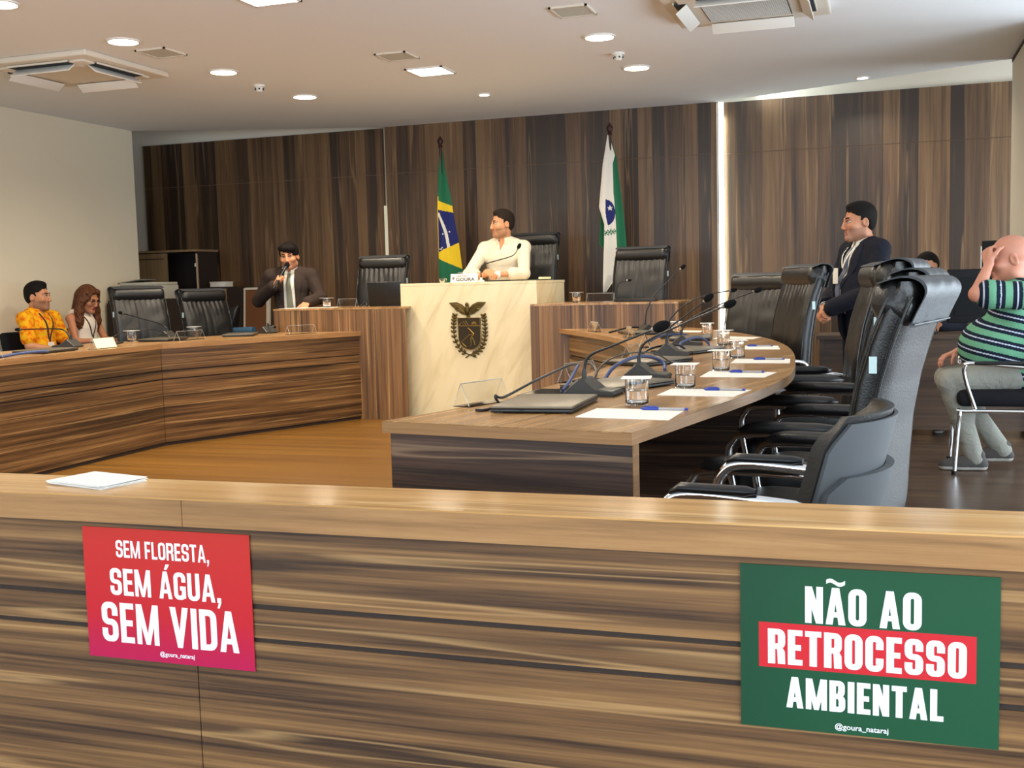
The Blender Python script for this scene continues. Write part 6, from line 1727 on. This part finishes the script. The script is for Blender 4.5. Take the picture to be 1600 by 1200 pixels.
# ============================================================ posters on the front bench
def ringpoly(x0, y0, x1, y1, r, n=5):
    out = []
    for cx, cy, a0 in ((x1-r, y1-r, 0), (x0+r, y1-r, 90), (x0+r, y0+r, 180), (x1-r, y0+r, 270)):
        for k in range(n+1):
            a = R(a0+90*k/n); out.append((cx+r*math.cos(a), cy+r*math.sin(a)))
    return out
def glyph(ch, W, T, TH):
    """list of convex-ish polygons for a heavy condensed capital; cap height 1, width W, stem T, bar thickness TH"""
    def bx(x0, y0, x1, y1): return [(x0, y0), (x1, y0), (x1, y1), (x0, y1)]
    def bowl(x0, y0, x1, y1, r, parts):
        """rounded frame as quads; PARTS: angle index ranges kept"""
        o = ringpoly(x0, y0, x1, y1, r); ri = max(0.02, r-T*0.75); i_ = ringpoly(x0+T, y0+TH, x1-T, y1-TH, min(ri, (x1-x0-2*T)/2-0.001, (y1-y0-2*TH)/2-0.001)); n = len(o); out = []
        for k in range(n):
            if parts is None or any(a <= k < b_ for a, b_ in parts): out.append([o[k], o[(k+1) % n], i_[(k+1) % n], i_[k]])
        return out
    r = W*0.42
    if ch == 'O': return bowl(0, 0, W, 1, r, None), W
    if ch == 'D': return bowl(-T*0.0, 0, W, 1, r, [(0, 5), (18, 24)])+[bx(0, 0, T, 1), bx(0, 0, W-r, TH), bx(0, 1-TH, W-r, 1)], W
    if ch == 'U': return bowl(0, 0, W, 1.0, r, [(11, 24)])+[bx(0, r, T, 1), bx(W-T, r, W, 1)], W
    if ch == 'C': return bowl(0, 0, W, 1, r, [(0, 23)])+[bx(W-T, 0.62, W, 1-r), bx(W-T, r, W, 0.38)], W
    if ch == 'G': return bowl(0, 0, W, 1, r, [(0, 17), (17, 23)])+[bx(W-T, 0.64, W, 1-r), bx(W-T, 0.0+r*0.3, W, 0.50), bx(W*0.52, 0.50-TH, W, 0.50)], W
    if ch == 'S': return bowl(0, 0.5-TH/2, W, 1, r*0.95, [(0, 17)])+bowl(0, 0, W, 0.5+TH/2, r*0.95, [(0, 5), (12, 24)])+[bx(W*0.35, 0.5-TH/2, W*0.65, 0.5+TH/2), bx(W-T, 0.66, W, 0.82), bx(0, 0.18, T, 0.34)], W
    if ch == 'E': return [bx(0, 0, T, 1), bx(0, 0, W*0.84, TH), bx(0, 1-TH, W*0.84, 1), bx(0, 0.5-TH/2, W*0.76, 0.5+TH/2)], W*0.84
    if ch == 'F': return [bx(0, 0, T, 1), bx(0, 1-TH, W*0.82, 1), bx(0, 0.48-TH/2, W*0.74, 0.48+TH/2)], W*0.82
    if ch == 'L': return [bx(0, 0, T, 1), bx(0, 0, W*0.80, TH)], W*0.80
    if ch == 'I': return [bx(0, 0, T, 1)], T
    if ch == 'T': return [bx((W-T)/2-W*0.04, 0, (W+T)/2-W*0.04, 1), bx(0, 1-TH, W*0.92, 1)], W*0.92
    if ch == 'N': return [bx(0, 0, T*0.9, 1), bx(W-T*0.9, 0, W, 1), [(0, 1), (T*0.95, 1), (W, 0), (W-T*0.95, 0)]], W
    if ch == 'M':
        w2 = W*1.35; return [bx(0, 0, T*0.85, 1), bx(w2-T*0.85, 0, w2, 1), [(0, 1), (T*1.0, 1), (w2/2+T*0.36, 0), (w2/2-T*0.36, 0)], [(w2-T*1.0, 1), (w2, 1), (w2/2+T*0.36, 0), (w2/2-T*0.36, 0)]], w2
    if ch == 'V': 
        w2 = W*1.1; return [[(0, 1), (T, 1), (w2/2+T*0.42, 0), (w2/2-T*0.42, 0)], [(w2-T, 1), (w2, 1), (w2/2+T*0.42, 0), (w2/2-T*0.42, 0)]], w2
    if ch == 'A':
        w2 = W*1.1; return [[(0, 0), (T*0.95, 0), (w2/2+T*0.30, 1), (w2/2-T*0.50, 1)], [(w2-T*0.95, 0), (w2, 0), (w2/2+T*0.50, 1), (w2/2-T*0.30, 1)], bx(w2*0.25, 0.20, w2*0.75, 0.20+TH*0.9)], w2
    if ch == 'R': return bowl(-0.0, 0.42, W, 1, r*0.9, [(0, 5), (18, 24)])+[bx(0, 0, T, 1), bx(0, 0.42, W*0.6, 0.42+TH), bx(0, 1-TH, W*0.64, 1), [(W-T*1.02, 0), (W, 0), (W*0.98, 0.36), (W*0.80, 0.50), (W*0.52, 0.46), (W-T*1.1, 0.36)]], W
    if ch == 'B': return bowl(0, 0.47, W*0.97, 1, r*0.85, [(0, 5), (18, 24)])+bowl(0, 0, W, 0.55, r*0.85, [(0, 5), (18, 24)])+[bx(0, 0, T, 1), bx(0, 0, W*0.64, TH), bx(0, 1-TH, W*0.64, 1), bx(0, 0.5-TH*0.5, W*0.68, 0.5+TH*0.5)], W
    if ch == ',': return [[(0, 0), (T*0.95, 0), (T*0.95, 0.17), (0, 0.17)], [(T*0.35, 0.0), (T*0.95, 0.0), (T*0.5, -0.20), (0.0, -0.20)]], T
    return [], W*0.5
def poster_line(parent, text_, name, x0, x1, zb, cap, m, w_, h_, T=0.30, TH=0.17, gap=0.075, W=0.5):
    """fills x0..x1 (fractions of the width) with text whose baseline is zb and cap height cap (fractions of the height, measured from the top)"""
    polys = []; x = 0
    for ch in text_:
        base = {'Á': 'A', 'Ã': 'A'}.get(ch, ch)
        if ch == ' ': x += W*0.55; continue
        gs, gw = glyph(base, W, T*W, TH)
        for g in gs: polys.append([(x+a, c) for a, c in g])
        cx = x+gw/2
        if ch == 'Á': polys.append([(cx-W*0.06, 1.06), (cx+W*0.16, 1.06), (cx+W*0.40, 1.26), (cx+W*0.10, 1.26)])
        if ch == 'Ã':
            pts = [(cx-W*0.52+W*1.04*k/12, 1.14+0.05*math.sin(2*math.pi*k/12+0.2)) for k in range(13)]
            for k in range(12): polys.append([(pts[k][0], pts[k][1]-0.055), (pts[k+1][0], pts[k+1][1]-0.055), (pts[k+1][0], pts[k+1][1]+0.055), (pts[k][0], pts[k][1]+0.055)])
        x += gw+gap*W*2
    tot = x-gap*W*2
    b = MB(); sx = (x1-x0)*w_/tot; sz = cap*h_
    for k, pl in enumerate(polys):
        b.add([((x0-0.5)*w_+px*sx, -0.0006-0.000002*k, h_*(1-zb)+pz*sz) for px, pz in pl], [tuple(range(len(pl)))])
    return b.build(name, m, parent)
PW_ = mat('poster_white_ink', S(238, 238, 242), 0.55)
def poster(label, x, ztop, w_, h_, m, tiltdeg=0.0):
    t = thing('poster', label, 'poster', (x, 1.822, ztop-h_))
    t.rotation_euler = (0, R(tiltdeg), 0)
    b = MB(); b.box((-w_/2, -0.0003, 0), (w_/2, 0.0006, h_)); b.build('sheet', m, t)
    return t
def printed(name, c0, c1, c2, ax='Z', lo=0.0, hi=0.27):
    m = mat(name, c0, 0.42); nt = m.node_tree; N = nt.nodes.new
    tc = N('ShaderNodeTexCoord'); sp = N('ShaderNodeSeparateXYZ'); mr = N('ShaderNodeMapRange'); mr.inputs[1].default_value = lo; mr.inputs[2].default_value = hi
    nt.links.new(tc.outputs['Object'], sp.inputs[0]); nt.links.new(sp.outputs[ax], mr.inputs[0])
    r_ = ramp(nt, [(0.0, c0), (0.35, c1), (1.0, c2)]); nt.links.new(mr.outputs[0], r_.inputs[0]); nt.links.new(r_.outputs[0], nt.nodes['Principled BSDF'].inputs['Base Color'])
    return m
w_, h_ = 0.389, 0.270
RED = printed('red_print', S(182, 20, 76), S(192, 31, 42), S(192, 43, 34))
t = poster('red poster with three white lines of text on the front bench', -1.351, 0.730, w_, h_, RED)
poster_line(t, 'SEM FLORESTA,', 'headline', 0.205, 0.765, 0.222, 0.130, PW_, w_, h_, 0.30, 0.15)
poster_line(t, 'SEM ÁGUA,', 'headline', 0.158, 0.825, 0.512, 0.205, PW_, w_, h_, 0.34, 0.155)
poster_line(t, 'SEM VIDA', 'headline', 0.092, 0.915, 0.875, 0.305, PW_, w_, h_, 0.35, 0.15)
text('@goura_nataraj', 0.0125, 0.018, 0.0135, PW_, t, 'handle_text', yoff=-0.0008, rx=90, align='CENTER', off=0.0002, ext=0.0)
w_, h_ = 0.397, 0.275
GRN = printed('green_print', S(14, 66, 42), S(18, 74, 46), S(22, 78, 50), 'X', -0.2, 0.2)
t = poster('dark green poster with white text and a red band on the front bench', -0.026, 0.7285, w_, h_, GRN, 0.0)
b = MB(); b.box((-0.425*w_, -0.0005, h_*(1-0.626)), (0.415*w_, -0.0003, h_*(1-0.350))); b.build('red_band', mat('red_band_ink', S(200, 34, 44), 0.45), t)
poster_line(t, 'NÃO AO', 'headline', 0.262, 0.712, 0.338, 0.222, PW_, w_, h_, 0.41, 0.16)
poster_line(t, 'RETROCESSO', 'headline', 0.112, 0.880, 0.602, 0.214, PW_, w_, h_, 0.42, 0.16)
poster_line(t, 'AMBIENTAL', 'headline', 0.186, 0.796, 0.866, 0.190, PW_, w_, h_, 0.42, 0.17)
text('@goura_nataraj', 0.0128, -0.006, 0.0085, PW_, t, 'handle_text', yoff=-0.0008, rx=90, align='CENTER', off=0.0002, ext=0.0)
